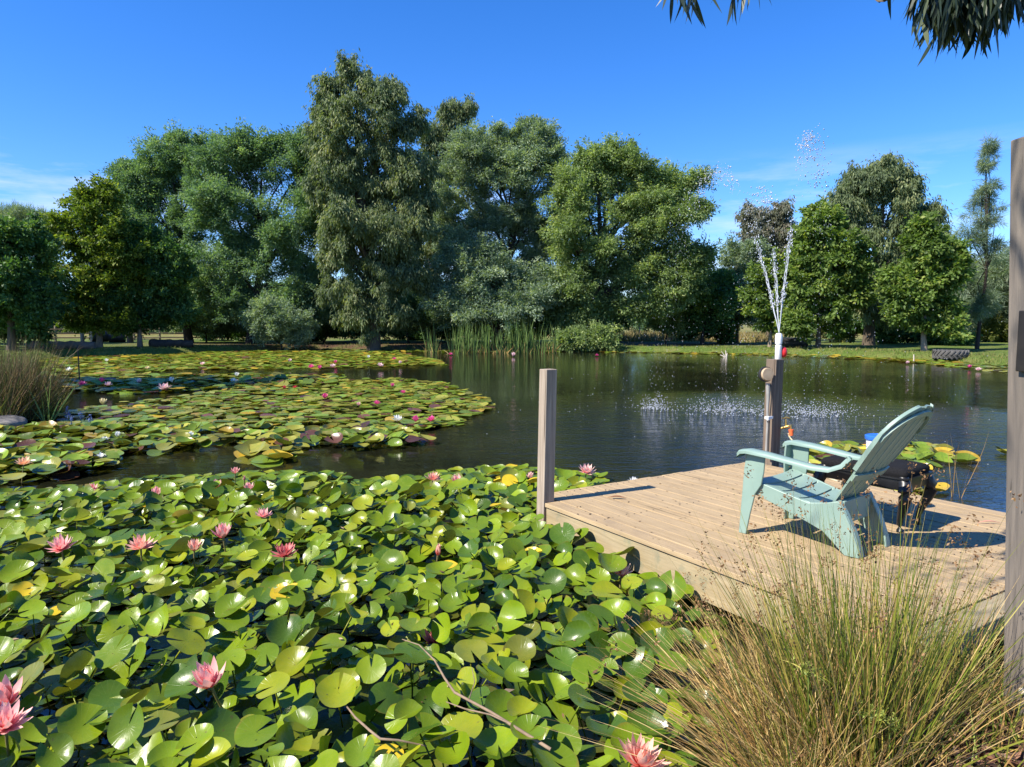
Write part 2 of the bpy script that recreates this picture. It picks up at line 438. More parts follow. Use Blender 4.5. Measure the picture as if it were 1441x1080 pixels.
col = n.mix(n.math('MULTIPLY', n.attr('litter'), n.rng(mid, 0.2, 0.5), clamp=True), col, soil)
M['ground'] = n.done(n.bsdf(col, 0.95, n.bump(n.math('ADD', fine, n.noise(co, 45, 3)), 0.9, 0.04), 0.15))
o = link('ground', me, M['ground']); tag(o, kind='structure')

# water: a flat dark mirror, wind ripples all over, rougher where the fountain rains down
n = N('pond water'); co = n.coord('World', (1, 1, 1))
pos = n.n('NewGeometry').outputs['Position']
fall = at(1048, 582, 0.0)
dst = n.n('VectorMath', operation='DISTANCE'); n.l(pos, dst.inputs[0])
dst.inputs[1].default_value = (fall[0], fall[1] - 1.6, 0)
near = n.rng(dst.outputs['Value'], 1.5, 6.5, 1.0, 0.0)
r1 = n.noise(n.coord('World', (1.0, 2.3, 1), (0, 0, 0.35)), 1.5, 3, 0.5, 0.3)
r2 = n.noise(n.coord('World', (1.0, 2.0, 1), (0, 0, -0.25)), 5.5, 3, 0.55, 0.4)
r3 = n.noise(n.coord('World', (1, 1, 1)), 15.0, 3, 0.6)
calm = n.rng(n.noise(co, 0.12, 2), 0.35, 0.65, 0.35, 1.0)
hgt = n.math('ADD', n.math('MULTIPLY', r1, 0.011), n.math('MULTIPLY', r2, 0.0050))
hgt = n.math('MULTIPLY', hgt, n.math('ADD', calm, n.math('MULTIPLY', near, 3.6)))
hgt = n.math('ADD', hgt, n.math('MULTIPLY', n.math('MULTIPLY', r3, near), 0.022))
bp = n.n('Bump'); n.l(hgt, bp.inputs['Height']); bp.inputs['Strength'].default_value = 1.0; bp.inputs['Distance'].default_value = 1.0
wcol = n.ramp(n.noise(co, 0.35, 4), [(0.35, (0.008, 0.009, 0.005)), (0.7, (0.020, 0.020, 0.009))])
M['water'] = n.done(n.bsdf(wcol, 0.03, bp.outputs[0], 0.5, IOR=1.33))
wx = np.linspace(-34, 30, 40); wy = np.linspace(0.2, 54, 40)
WX, WY = np.meshgrid(wx, wy); I = np.arange(1600).reshape(40, 40)
WF = np.stack([I[:-1, :-1], I[:-1, 1:], I[1:, 1:], I[1:, :-1]], -1).reshape(-1, 4)
o = link('water', np_mesh('water', np.stack([WX, WY, WX * 0], -1).reshape(-1, 3), WF, smooth=True), M['water']); tag(o, kind='structure')

# ------------------------------------------------------------------ foliage
def unit(v): return v / np.maximum(np.linalg.norm(v, axis=-1, keepdims=True), 1e-9)
KIND = {  # leaf length, width, droop, outward, jitter, material, clump radius, leaves per clump, clumps per square metre
    'euc': (0.262, 0.075, 1.25, 0.5, 0.42, 'euc', 0.62, 160, 1.24),
    'redgum': (0.306, 0.088, 1.1, 0.5, 0.5, 'redgum', 0.6, 118, 0.90),
    'acacia': (0.185, 0.077, 0.05, 1.0, 0.6, 'acacia', 0.66, 241, 1.32),
    'grey': (0.185, 0.069, 0.15, 1.0, 0.6, 'grey', 0.62, 241, 1.30),
    'ash': (0.213, 0.079, 0.35, 1.0, 0.6, 'ash', 0.66, 214, 1.22),
    'broad': (0.230, 0.133, 0.45, 0.9, 0.6, 'broad', 0.45, 104, 1.61),
    'olive': (0.204, 0.115, 0.35, 0.9, 0.6, 'olive', 0.46, 101, 1.44),
    'dark': (0.212, 0.115, 0.25, 0.9, 0.6, 'dark', 0.50, 130, 1.44),
    'casuarina': (0.50, 0.028, 0.25, 0.8, 0.7, 'casuarina', 0.40, 154, 1.36),
    'shrubyellow': (0.26, 0.09, 0.0, 1.0, 0.6, 'shrubyellow', 0.5, 96, 1.12),
}
def leaf_quads(p, a, L, W, nrm):
    w = unit(np.cross(a, nrm))
    L = L[:, None]; W = W[:, None]
    v = np.stack([p, p + a * L * 0.42 + w * W * 0.5, p + a * L, p + a * L * 0.42 - w * W * 0.5], 1).reshape(-1, 3)
    return v, np.arange(len(v)).reshape(-1, 4)
def crown_mesh(name, lobes, kind, dens=1.0, seed=0, size=1.0):
    g = np.random.default_rng(1000 + seed)
    L0, W0, droop, outw, jit, mt, rc, npl, ncl = KIND[kind]
    P, A, NR, T = [], [], [], []
    cen = np.mean([l[0] for l in lobes], axis=0)
    for c, r in lobes:
        c = np.array(c); r = np.array(r)
        rm = r.mean(); br = np.clip(rm * 0.42, min(rc * 0.9, rm * .8), rc * 2.3) * size ** .5
        nb = max(3, int(4 * math.pi * rm * rm / (math.pi * br * br) * 0.95 * dens))
        d = unit(g.normal(size=(nb * 2, 3)))
        d = d[(d[:, 2] > -0.5) | (g.random(nb * 2) < 0.3)][:nb]
        rho = np.where(g.random(len(d)) < 0.25, g.uniform(0.25, 0.7, len(d)), g.uniform(0.72, 1.06, len(d)))
        bc = c + d * np.maximum(r - br * .45, r * .4) * rho[:, None]
        for q0, dd in zip(bc, d):
            B = br * g.uniform(0.6, 1.25)
            k = max(3, int(ncl * 4.2 * B * B / max(rc * rc, .1) * .36))
            e = unit(g.normal(size=(k, 3)) + 0.55 * dd + np.array([0, 0, .25]))
            tb = g.uniform(0.12, 0.62)
            cc = q0 + e * B * np.array([1, 1, .72]) * (g.uniform(0.45, 1.08, (k, 1)))
            for j in range(k):
                m = max(10, int(npl * g.uniform(0.5, 1.2) * .8))
                rr = rc * g.uniform(0.5, 0.95) * size
                q = g.normal(size=(m, 3)) * np.array([0.55, 0.55, 0.36]) * rr
                if kind in ('euc', 'redgum'): q *= np.array([0.75, 0.75, 1.35])
                if g.random() < .45:      # a spray reaching out of the bough
                    ax = unit(e[j] + .5 * g.normal(size=3) + np.array([0, 0, .25 if droop < 1 else -.1]))
                    q = q * np.array([.55, .55, .6]) + ax * (g.uniform(-.3, 1.0, (m, 1)) ** 1 * rr * (1.9 if droop < 1 else 1.4))
                o = unit(q + 0.35 * rr * e[j])
                a = unit(outw * o + np.array([0, 0, -droop]) + jit * g.normal(size=(m, 3)))
                P.append(cc[j] + q); A.append(a)
                NR.append(unit(g.normal(size=(m, 3)) * 0.75 + np.array([0, 0, 0.9]) if droop < 1 else g.normal(size=(m, 3))))
                t0 = tb + g.normal() * .10
                T.append(np.clip(t0 + g.normal(size=m) * 0.20, 0, 0.94) + (g.random(m) < 0.012) * 0.06)
    P = np.concatenate(P); A = np.concatenate(A); NR = np.concatenate(NR); T = np.concatenate(T)
    nL = len(P)
    V, F = leaf_quads(P, A, L0 * size * g.uniform(0.6, 1.35, nL), W0 * size * g.uniform(0.7, 1.3, nL), NR)
    me = np_mesh(name, V, F, {'tint': T})
    me.materials.append(M[mt])
    return me
NLEAF = [0]
def trunk_mb(base, tips, r0, seed, bend=0.35, fork=0.25):
    g = random.Random(seed)
    mb = MB()
    top = max(tips, key=lambda p: p[2])
    base = Vector(base); top = Vector(top)
    K = 9; pts = []; rad = []
    for i in range(K):
        t = i / (K - 1)
        p = base.lerp(top, t)
        w = math.sin(t * math.pi) * bend
        p += Vector((math.sin(seed + t * 5) * w, math.cos(seed * 1.7 + t * 4) * w, 0))
        pts.append(p); rad.append(r0 * ((1 - t) ** 0.8 * 0.92 + 0.04) * (1.25 if i == 0 else 1))
    mb.tube([base - Vector((0, 0, 0.3))] + pts, [rad[0] * 1.15] + rad, 9)
    for tp in tips:
        tp = Vector(tp)
        if (tp - top).length < 0.3: continue
        hh = (tp.z - base.z) / max(top.z - base.z, 0.1)
        t = min(max(fork, hh * 0.62 + g.uniform(-0.08, 0.05)), 0.9)
        i = t * (K - 1); k = min(int(i), K - 2)
        s = pts[k].lerp(pts[k + 1], i - k)
        rs = max(0.03, rad[k] * 0.55)
        midp = s.lerp(tp, 0.5) + Vector((g.uniform(-.3, .3), g.uniform(-.3, .3), (tp - s).length * 0.12))
        mb.tube([s, s.lerp(midp, .5) + Vector((0, 0, .05)), midp, midp.lerp(tp, .6), tp], [rs, rs * .85, rs * .65, rs * .45, 0.02], 6)
        for _ in range(3):
            u = g.uniform(0.4, 0.95); q = s.lerp(tp, u)
            e = q + Vector((g.uniform(-1, 1), g.uniform(-1, 1), g.uniform(-.1, .9))) * (0.25 * (tp - s).length)
            mb.tube([q, q.lerp(e, .5) + Vector((0, 0, .06)), e], [rs * .4, rs * .25, 0.012], 5)
    return mb
TREES = 'trees round the far side of the pond'
def tree(name, label, base, Y, kind, lobes, r0=0.16, bark='bark', dens=1.0, seed=0, cat='tree', deep=0.85, size=1.0, group=TREES, fork=0.25, sat=2):
    """base and lobes are read off the photograph (pixels) and stand at the distance Y"""
    b = at(base[0], base[1], Y=Y); b[2] = gz(b[0], b[1])
    W = []
    g = random.Random(seed * 31 + 5)
    for (cx, cy, rx, ry) in lobes:
        yy = Y + g.uniform(-0.5, 0.5) * rx * Y / FPX
        c = at(cx, cy, Y=yy); k = Y / FPX
        W.append((c - np.array([b[0], b[1], b[2]]), (rx * k * 1.06, 0.53 * (rx + ry) * k * deep, ry * k * 1.06)))
    for c, r in list(W):
        for _ in range(sat):
            e = unit(np.array([g.gauss(0, 1), g.gauss(0, .7), g.gauss(.25, .8)])); q = g.uniform(.26, .45)
            W.append((c + e * np.array(r) * g.uniform(.86, 1.12), tuple(max(.35, x * q) for x in r)))
    root = empty(name, (b[0], b[1], b[2]), 0, label, cat, group)
    tips = [tuple(c) for c, r in W[:len(lobes)]]
    trunk_mb((0, 0, 0), tips, r0, seed, 0.02 * tips[0][2], fork).build('trunk', M[bark], root, smooth=60)
    me = crown_mesh('crown', W, kind, dens, seed, size)
    NLEAF[0] += len(me.polygons)
    link('crown', me, None, root)
    return root

tree('magnolia_tree', 'dark glossy broadleaf tree at the edge of the reed bank, cut by the picture side', (15, 481), 38, 'dark', [(-10, 372, 58, 56), (28, 402, 46, 62), (-25, 440, 62, 36), (52, 436, 27, 30), (15, 345, 30, 30)], 0.22, seed=1)
tree('she_oak', 'feathery dark tree showing above the dark broadleaf tree by the reeds', (22, 472), 58, 'casuarina', [(45, 318, 32, 14), (12, 325, 36, 24), (62, 345, 22, 12)], 0.18, seed=2, size=1.3)
tree('young_tree', 'young yellow-green tree with pale slim trunk beside the grey log', (140, 489), 43, 'olive', [(112, 290, 14, 18), (140, 282, 14, 16), (103, 335, 30, 32), (142, 330, 28, 40), (172, 350, 28, 40), (118, 392, 42, 40), (163, 398, 36, 40), (112, 436, 26, 16), (146, 440, 34, 18), (124, 458, 16, 8), (160, 456, 18, 9)], 0.17, 'palebark', 1.0, 3)
tree('young_tree', 'dark leafy young tree on a short trunk beside the black log', (197, 486), 44, 'dark', [(196, 352, 28, 32), (214, 394, 40, 42), (188, 425, 34, 24), (232, 434, 30, 22), (242, 382, 26, 34), (210, 454, 22, 10), (180, 452, 16, 9)], 0.15, 'palebark', 1.0, 4)
tree('wattle_tree', 'big fine-leaved green wattle behind the two young trees', (266, 477), 53, 'acacia', [(238, 216, 36, 24), (200, 250, 30, 26), (274, 232, 32, 30), (215, 305, 50, 44), (280, 312, 44, 50), (182, 302, 24, 26), (250, 392, 52, 44), (300, 402, 36, 36), (240, 262, 42, 30), (240, 350, 40, 40), (300, 222, 22, 26), (190, 270, 24, 24), (230, 430, 40, 26), (280, 438, 44, 24)], 0.3, 'darkbark', 1.0, 5)
tree('wattle_tree', 'broad fine-leaved green wattle just beside the tall gum', (352, 479), 50, 'acacia', [(372, 212, 22, 20), (330, 236, 36, 30), (402, 246, 38, 36), (350, 304, 56, 50), (420, 322, 34, 50), (312, 372, 40, 42), (382, 392, 52, 44), (430, 402, 30, 36), (342, 434, 44, 24), (370, 345, 44, 40), (420, 440, 36, 24), (390, 444, 40, 20), (432, 232, 22, 26), (340, 222, 24, 20), (440, 300, 26, 50), (300, 270, 30, 40)], 0.3, 'darkbark', 1.0, 6)
tree('gum_tree', 'tallest tree, an olive gum rising well above all the others', (525, 482), 46, 'euc', [(503, 114, 18, 18), (470, 138, 18, 20), (543, 134, 18, 22), (508, 166, 44, 34), (460, 180, 24, 22), (562, 186, 28, 32), (498, 222, 54, 38), (580, 246, 22, 32), (470, 262, 28, 36), (535, 284, 42, 38), (500, 334, 46, 42), (474, 356, 26, 38), (570, 326, 20, 38), (540, 396, 42, 32), (482, 418, 26, 28), (576, 394, 16, 26), (552, 440, 28, 18), (495, 440, 20, 14), (520, 262, 46, 46), (478, 310, 36, 46), (556, 345, 36, 46), (515, 440, 30, 22), (585, 300, 16, 32), (448, 250, 14, 26)], 0.46, 'bark', 1.0, 7)
tree('gum_tree', 'green gum top showing just behind the tallest tree', (606, 474), 56, 'euc', [(640, 164, 22, 20), (618, 206, 24, 32), (652, 226, 30, 40), (625, 292, 32, 50), (600, 360, 30, 44), (596, 420, 34, 34)], 0.3, 'bark', 1.0, 8)
tree('wattle_tree', 'grey-green wattle with a rounded top behind the reed stand', (700, 480), 51, 'grey', [(682, 212, 36, 34), (750, 208, 28, 30), (720, 256, 46, 42), (650, 264, 32, 42), (700, 322, 60, 50), (760, 306, 34, 50), (640, 346, 34, 34), (690, 400, 56, 40), (770, 380, 26, 40), (640, 430, 36, 26), (772, 236, 24, 34), (700, 250, 40, 40), (664, 226, 26, 30)], 0.3, 'darkbark', 1.0, 9)
tree('weeping_wattle', 'low grey wattle sweeping down to the reed stand', (712, 489), 47.5, 'grey', [(650, 382, 40, 40), (704, 394, 50, 44), (636, 424, 32, 26), (752, 416, 38, 36), (690, 440, 58, 20)], 0.22, 'darkbark', 1.1, 10)
tree('ash_tree', 'broad light green tree spreading over the water beside the open sky gap', (838, 484), 48, 'ash', [(840, 224, 26, 18), (880, 238, 22, 22), (850, 276, 50, 40), (800, 288, 24, 32), (912, 262, 22, 22), (870, 332, 68, 50), (950, 274, 30, 28), (978, 298, 18, 12), (928, 332, 42, 42), (960, 364, 28, 32), (840, 392, 50, 42), (910, 402, 42, 38), (802, 412, 26, 42), (944, 412, 32, 28), (800, 340, 30, 40), (850, 438, 36, 20), (905, 436, 30, 14), (795, 448, 26, 24), (808, 248, 22, 28), (900, 300, 40, 36)], 0.34, 'darkbark', 1.0, 11)
tree('small_tree', 'small dark tree in the sky gap beside the broad light green tree', (988, 489), 50, 'dark', [(990, 406, 28, 50), (1002, 436, 24, 32), (974, 448, 16, 20)], 0.14, 'darkbark', 1.0, 12)
tree('gum_tree', 'thin reddish-grey gum behind the fountain spray', (1080, 480), 58, 'redgum', [(1080, 318, 28, 28), (1060, 342, 20, 26), (1102, 346, 16, 28), (1078, 380, 22, 18), (1094, 300, 14, 14), (1062, 312, 14, 16), (1112, 330, 10, 18), (1052, 365, 12, 20), (1090, 360, 18, 20)], 0.2, 'bark', 0.7, 13)
tree('small_tree', 'small grey-green tree between the dark tree and the fountain spray', (1036, 486), 53, 'grey', [(1042, 368, 20, 26), (1036, 414, 28, 32), (1060, 436, 20, 24), (1016, 440, 18, 24)], 0.14, 'bark', 1.0, 14)
tree('young_tree', 'young bright green tree with a forked trunk right behind the white nozzle', (1083, 496), 44, 'broad', [(1092, 396, 22, 32), (1076, 434, 26, 22), (1112, 424, 16, 24)], 0.12, 'palebark', 1.0, 15)
tree('young_tree', 'bushy bright green tree beside the black pipe', (1151, 498), 42, 'broad', [(1160, 318, 20, 22), (1150, 354, 32, 32), (1182, 364, 28, 32), (1130, 394, 28, 32), (1170, 412, 34, 28), (1196, 404, 16, 28), (1142, 438, 26, 15), (1120, 452, 16, 12), (1172, 456, 20, 12), (1150, 340, 16, 26)], 0.15, 'bark', 1.0, 16)
tree('gum_tree', 'large domed olive gum between the two bushy bright green trees', (1222, 496), 47, 'euc', [(1246, 242, 28, 18), (1214, 266, 28, 28), (1276, 270, 18, 18), (1240, 292, 46, 38), (1194, 304, 24, 32), (1292, 304, 24, 28), (1230, 342, 52, 42), (1290, 344, 34, 38), (1250, 392, 46, 38), (1200, 394, 26, 34), (1240, 434, 38, 24)], 0.36, 'bark', 1.0, 17)
tree('young_tree', 'bushy bright green tree beside the big tyre', (1300, 504), 38, 'broad', [(1300, 346, 18, 26), (1294, 384, 32, 28), (1320, 394, 20, 32), (1276, 424, 20, 20), (1310, 434, 28, 18), (1331, 366, 12, 20), (1268, 450, 14, 10), (1318, 462, 18, 10), (1262, 400, 14, 14)], 0.15, 'palebark', 1.0, 18)
tree('she_oak', 'wispy upright she-oak with bare lower stem by the grey post', (1374, 506), 40, 'casuarina', [(1391, 208, 2, 8), (1390, 222, 4, 10), (1388, 240, 5, 11), (1392, 258, 7, 11), (1382, 274, 8, 11), (1396, 286, 7, 12), (1374, 298, 9, 11), (1400, 312, 8, 12), (1386, 320, 9, 12), (1362, 326, 9, 12), (1408, 338, 8, 13), (1376, 346, 10, 12), (1354, 352, 9, 13), (1394, 364, 10, 14), (1366, 378, 10, 13), (1348, 388, 8, 12), (1384, 430, 20, 16), (1364, 446, 14, 12)], 0.10, 'darkbark', 0.5, 19, fork=0.4, size=.75, sat=0)
tree('she_oak', 'bushy green she-oak behind the wispy upright one', (1402, 488), 56, 'casuarina', [(1350, 418, 32, 32), (1422, 396, 40, 40), (1402, 438, 40, 32), (1342, 446, 24, 24)], 0.2, 'darkbark', 1.4, 20, size=1.35)
# beyond the sides of the picture
tree('wattle_tree', 'fine-leaved wattle past the reed bank outside the picture', (-110, 480), 48, 'acacia', [(-110, 300, 60, 60), (-90, 390, 70, 70), (-160, 380, 60, 70)], 0.3, 'darkbark', 0.9, 21)
tree('gum_tree', 'olive gum past the grey post outside the picture', (1540, 500), 44, 'euc', [(1540, 290, 50, 60), (1520, 380, 60, 60), (1580, 370, 60, 70)], 0.32, 'bark', 0.9, 22)
def side_tree(name, label, x, y, h, r, kind, seed, bark='bark'):
    root = empty(name, (x, y, gz(x, y)), 0, label, 'tree', 'trees on the bank outside the picture')
    g = np.random.default_rng(seed); W = []
    for i in range(9):
        t = 0.35 + 0.6 * i / 8; q = r * math.sin(min(1, (1.15 - t) * 1.6) * math.pi / 2)
        W.append((np.array([g.normal() * q * 0.4, g.normal() * q * 0.4, t * h]), (q * 0.75, q * 0.75, h * 0.11)))
    trunk_mb((0, 0, 0), [tuple(c) for c, _ in W], 0.22, seed, 0.2).build('trunk', M[bark], root, smooth=60)
    link('crown', crown_mesh('crown', W, kind, 0.8, seed), None, root)
side_tree('gum_tree', 'tall olive gum on the reed bank, its shadow lying over the pads', -20.5, 15.0, 14.5, 2.6, 'euc', 51)
side_tree('wattle_tree', 'green wattle on the reed bank, shading the pads in a dark band', -23.5, 17.5, 10.5, 2.6, 'acacia', 52)

def bush(name, label, Y, kind, lobes, seed, base, dens=1.0, size=0.9):
    return tree(name, label, base, Y, kind, lobes, 0.07, 'darkbark', dens, seed, 'shrub', 0.8, size, 'shrubs under the trees', 0.1)
bush('shrub', 'rounded blue-green shrub at the water under the broad wattle', 46.5, 'grey', [(395, 455, 34, 22), (372, 466, 24, 14), (418, 462, 22, 18)], 31, (395, 483), 1.2)
bush('shrub', 'low light green shrub at the water beside the cattails', 45.3, 'ash', [(826, 484, 26, 9), (846, 480, 16, 9), (808, 486, 14, 6)], 32, (828, 492), 1.3)
bush('shrub', 'grey leafy shrub on the lawn behind the black log', 55, 'grey', [(290, 456, 30, 16), (262, 460, 18, 12), (318, 458, 22, 16)], 33, (290, 474), 1.0)
bush('shrub', 'dark undergrowth shrub behind the tallest tree trunk', 54, 'dark', [(455, 452, 40, 22), (480, 440, 24, 24)], 34, (455, 474), 0.8)
bush('shrub', 'dark shrub between the tallest tree and the cattails', 53, 'acacia', [(570, 440, 30, 26), (600, 452, 24, 18)], 35, (575, 474), 0.9)
bush('shrub', 'dark shrub under the large domed gum', 51, 'dark', [(1256, 462, 34, 22), (1284, 468, 22, 18)], 36, (1256, 490), 1.0)
bush('shrub', 'dark shrub behind the bushy tree by the black pipe', 52, 'dark', [(1196, 462, 22, 22), (1216, 450, 18, 20)], 37, (1196, 488), 1.0)
bush('shrub', 'olive shrub in the sun between pipe and domed gum', 56, 'shrubyellow', [(1166, 468, 18, 14), (1182, 472, 12, 12)], 38, (1168, 484), 1.0)
bush('shrub', 'yellow-flushed shrub behind the wispy she-oak', 55, 'shrubyellow', [(1398, 464, 26, 16), (1430, 468, 24, 15), (1376, 470, 16, 12)], 39, (1400, 486), 1.0)
bush('shrub', 'dark shrub behind the big tyre', 49, 'dark', [(1338, 474, 22, 14), (1320, 470, 14, 16)], 40, (1335, 492), 1.0)
bush('shrub', 'small dark sapling on the far lawn in the sunny gap', 50, 'ash', [(935, 458, 14, 10), (944, 448, 10, 12), (926, 450, 10, 10)], 41, (936, 488), 1.0)
bush('shrub', 'dark shrub beside the small dark tree', 52, 'dark', [(1012, 462, 20, 18), (968, 470, 12, 10)], 42, (1010, 488), 1.0)
bush('shrub', 'dark shrub by the fence under the dark broadleaf tree', 44, 'dark', [(2, 458, 30, 18), (-40, 455, 40, 22)], 43, (0, 482), 1.0)

bush('shrub', 'dark thicket far back, left of the tallest trunk', 60, 'dark', [(300, 446, 34, 26), (345, 450, 34, 24), (325, 428, 30, 20), (300, 467, 30, 8), (345, 467, 30, 8)], 44, (320, 474), 0.9)
bush('shrub', 'dark thicket far back behind the rounded blue-green shrub', 58, 'dark', [(400, 440, 34, 30), (432, 450, 30, 24), (375, 455, 22, 18), (385, 467, 30, 9), (430, 467, 30, 9)], 45, (405, 476), 0.9)
bush('shrub', 'dark thicket far back between the tallest trunk and the wattle', 60, 'dark', [(500, 448, 34, 26), (545, 446, 34, 26), (520, 425, 30, 20), (490, 466, 30, 9), (545, 466, 34, 9), (585, 466, 24, 9)], 46, (520, 474), 0.9)
bush('shrub', 'dark thicket far back behind the cattails', 57, 'dark', [(610, 446, 34, 28), (660, 446, 40, 30), (720, 448, 44, 28), (770, 446, 34, 28), (630, 468, 34, 9), (690, 468, 34, 9), (750, 468, 34, 9)], 47, (690, 477), 0.9)
bush('shrub', 'dark thicket beside the trunk of the broad light green tree', 56, 'dark', [(815, 450, 30, 26), (860, 446, 26, 20), (815, 470, 30, 9)], 48, (815, 480), 0.9)
# the woods far beyond the paddock
W = []
g = np.random.default_rng(77)
for px in range(-560, 2060, 22):
    for lay in (0, 1):
        Y = 104 + g.uniform(-10, 14); k = Y / FPX; c = at(px + g.uniform(-8, 8), (436 if lay else 456) + g.uniform(-8, 6), Y=Y)
        W.append((c, (g.uniform(2.6, 3.8), 2.6, g.uniform(2.0, 2.9))))
o = link('distant_woods', crown_mesh('distant_woods', W, 'acacia', 0.22, 78, 2.0)); tag(o, kind='stuff')

# ------------------------------------------------------------------ blades (rushes, reeds, grass)
def blades(B, D, L, W, bend, colr, K=6, side=None, g=rng, kink=.055):
    """B base points, D start directions, L lengths, W widths, bend (n,3) added with t squared"""
    n_ = len(B); t = np.linspace(0, 1, K)
    P = B[:, None, :] + D[:, None, :] * (L[:, None] * t)[..., None] + bend[:, None, :] * ((t ** 2)[None, :, None])
    kd = unit(g.normal(size=(n_, 3)) * np.array([1, 1, .2])); ka = L * np.abs(g.normal(size=n_)) * kink; kp = g.uniform(1.2, 4.2, n_)
    P = P + kd[:, None, :] * (ka[:, None] * np.sin(kp[:, None] * t[None]) * t[None])[..., None]
    s = unit(np.cross(D, np.array([0, 0, 1.0])) + 1e-6) if side is None else side
    ang = g.uniform(0, math.pi, n_)
    s2 = unit(np.cross(D, s)); s = s * np.cos(ang)[:, None] + s2 * np.sin(ang)[:, None]
    wd = (W[:, None] * (1 - t ** 2.2 * 0.92)[None, :])[..., None] * s[:, None, :] * 0.5
    V = np.stack([P - wd, P + wd], 2).reshape(-1, 3)
    base = (np.arange(n_) * K * 2)[:, None]; k = np.arange(K - 1)[None, :] * 2
    F = np.stack([base + k, base + k + 1, base + k + 3, base + k + 2], -1).reshape(-1, 4)
    C = np.repeat(colr, K * 2, axis=0)
    return V, F, C, P
def merge(parts):
    V, F, C = [], [], []; n_ = 0
    for v, f, c in parts:
        V.append(v); F.append(f + n_); C.append(c); n_ += len(v)
    return np.concatenate(V), np.concatenate(F), np.concatenate(C)
def pal(g, n_, cols, jit=0.18):
    c = np.array(cols)[g.integers(0, len(cols), n_)]
    return np.clip(c * (1 + g.normal(size=(n_, 1)) * jit), 0.004, 0.9)
def tuft_blades(g, n_, r, hmin, hmax, w, lean, cols, z0=0.0, lean_dir=(0, 0), droop=0.35, K=6):
    a = g.uniform(0, 2 * math.pi, n_); q = r * np.sqrt(g.random(n_))
    B = np.stack([q * np.cos(a), q * np.sin(a), np.full(n_, z0)], -1)
    out = np.stack([np.cos(a) * (0.3 + q / max(r, 1e-6)), np.sin(a) * (0.3 + q / max(r, 1e-6)), np.zeros(n_)], -1)
    D = unit(out * lean * g.random((n_, 1)) + g.normal(size=(n_, 3)) * lean * 0.62 * np.array([1, 1, 0]) + np.array([lean_dir[0], lean_dir[1], 1.0]))
    L = g.uniform(hmin, hmax, n_)
    bd = np.stack([D[:, 0], D[:, 1], -0.4 * np.hypot(D[:, 0], D[:, 1])], -1) * (L * droop * g.random(n_))[:, None]
    return blades(B, D, L, np.full(n_, w) * g.uniform(0.6, 1.3, n_), bd, pal(g, n_, cols), K, g=g)
def finish(name, V, F, C, parent=None, loc=None, mat=None):
    me = np_mesh(name, V, F, vcol=C); return link(name, me, mat or M['blade'], parent, loc)

GREEN = [(0.16, 0.20, 0.022), (0.115, 0.165, 0.02), (0.23, 0.235, 0.03), (0.07, 0.11, 0.018), (0.30, 0.26, 0.05)]
STRAW = [(0.52, 0.35, 0.12), (0.40, 0.24, 0.08), (0.62, 0.45, 0.19), (0.27, 0.17, 0.065)]
RUST = [(0.22, 0.115, 0.045), (0.15, 0.08, 0.035), (0.30, 0.17, 0.07)]

# ------------------------------------------------------------------ deck
C1 = np.array([0.13, 5.88, 0.35])
ex = np.array([0.845, 0.535, 0]); ey = np.array([-0.535, 0.845, 0])
DRZ = math.atan2(0.535, 0.845); DW, DL, DZ = 2.83, 3.15, 0.35
deck = empty('timber_deck', (C1[0], C1[1], 0), DRZ, 'low timber jetty deck of pale ridged boards over the pond edge', 'deck')
mb = MB(); bw = 0.1415; nb_ = 20
for i in range(nb_):
    x0 = -0.015 + i * bw
    y0 = -0.275 if i == 0 else 0.006 * math.sin(i * 2.3)      # the first board is cut round the corner post
    mb.box((x0 + bw / 2 - 0.003, (y0 - DL) / 2, DZ - 0.016 + 0.0012 * math.sin(i * 1.7)), (bw / 2 - 0.0045, (y0 + DL) / 2, 0.016))
mb.build('deck_boards', M['deck'], deck, bevel=0.003)
mb = MB()
for yy in (-0.9, -1.8, -2.7, -.06 - .0):
    for i in range(nb_):
        for q in (.035, .105):
            if i == 0 and yy > -.3: continue
            xx = -0.015 + i * bw + q + .004 * math.sin(i * 5.1 + yy * 3); y2 = yy + .006 * math.sin(i * 3.3 + q * 40)
            mb.lathe([(.0048, DZ - .004), (.0048, DZ + .0022), (.003, DZ + .003)], 7, Matrix.Translation(Vector((xx, y2, 0))))
mb.build('nail_heads', M['rubber'], deck)
mb = MB(); mb.box((0.022, -DL / 2 - 0.135, DZ - 0.145), (0.022, DL / 2 - 0.14, 0.105)); mb.build('side_fascia', M['fascia'], deck, bevel=0.004)
mb = MB(); mb.box((DW / 2 + .085, -0.04, DZ - 0.142), (DW / 2 - 0.135, 0.022, 0.10)); mb.build('end_fascia', M['fasciax'], deck, bevel=0.004)
mb = MB(); mb.box((DW - 0.03, -DL / 2 - 0.01, DZ - 0.145), (0.022, DL / 2 - 0.03, 0.105)); mb.build('side_fascia', M['fascia'], deck, bevel=0.004)
for yy in (-0.9, -1.8, -2.7):
    mb = MB(); mb.box((DW / 2, yy, DZ - 0.10), (DW / 2 - 0.06, 0.022, 0.06)); mb.build('joist', M['fasciax'], deck)
for xx in (0.22, DW - 0.14):
    for yy in (-0.35, -1.6):
        mb = MB(); mb.box((xx, yy, -0.40), (0.05, 0.05, 0.58)); mb.build('pile', M['darkwood'], deck)
mb = MB(); mb.box((DW / 2, -DL - 0.085, DZ - 0.052), (DW / 2, 0.075, 0.05)); mb.build('step_board', M['fasciax'], deck, bevel=0.006)
def deck_w(x, y): 
    p = np.array([C1[0], C1[1], 0]) + ex * x + ey * y; return p[0], p[1]

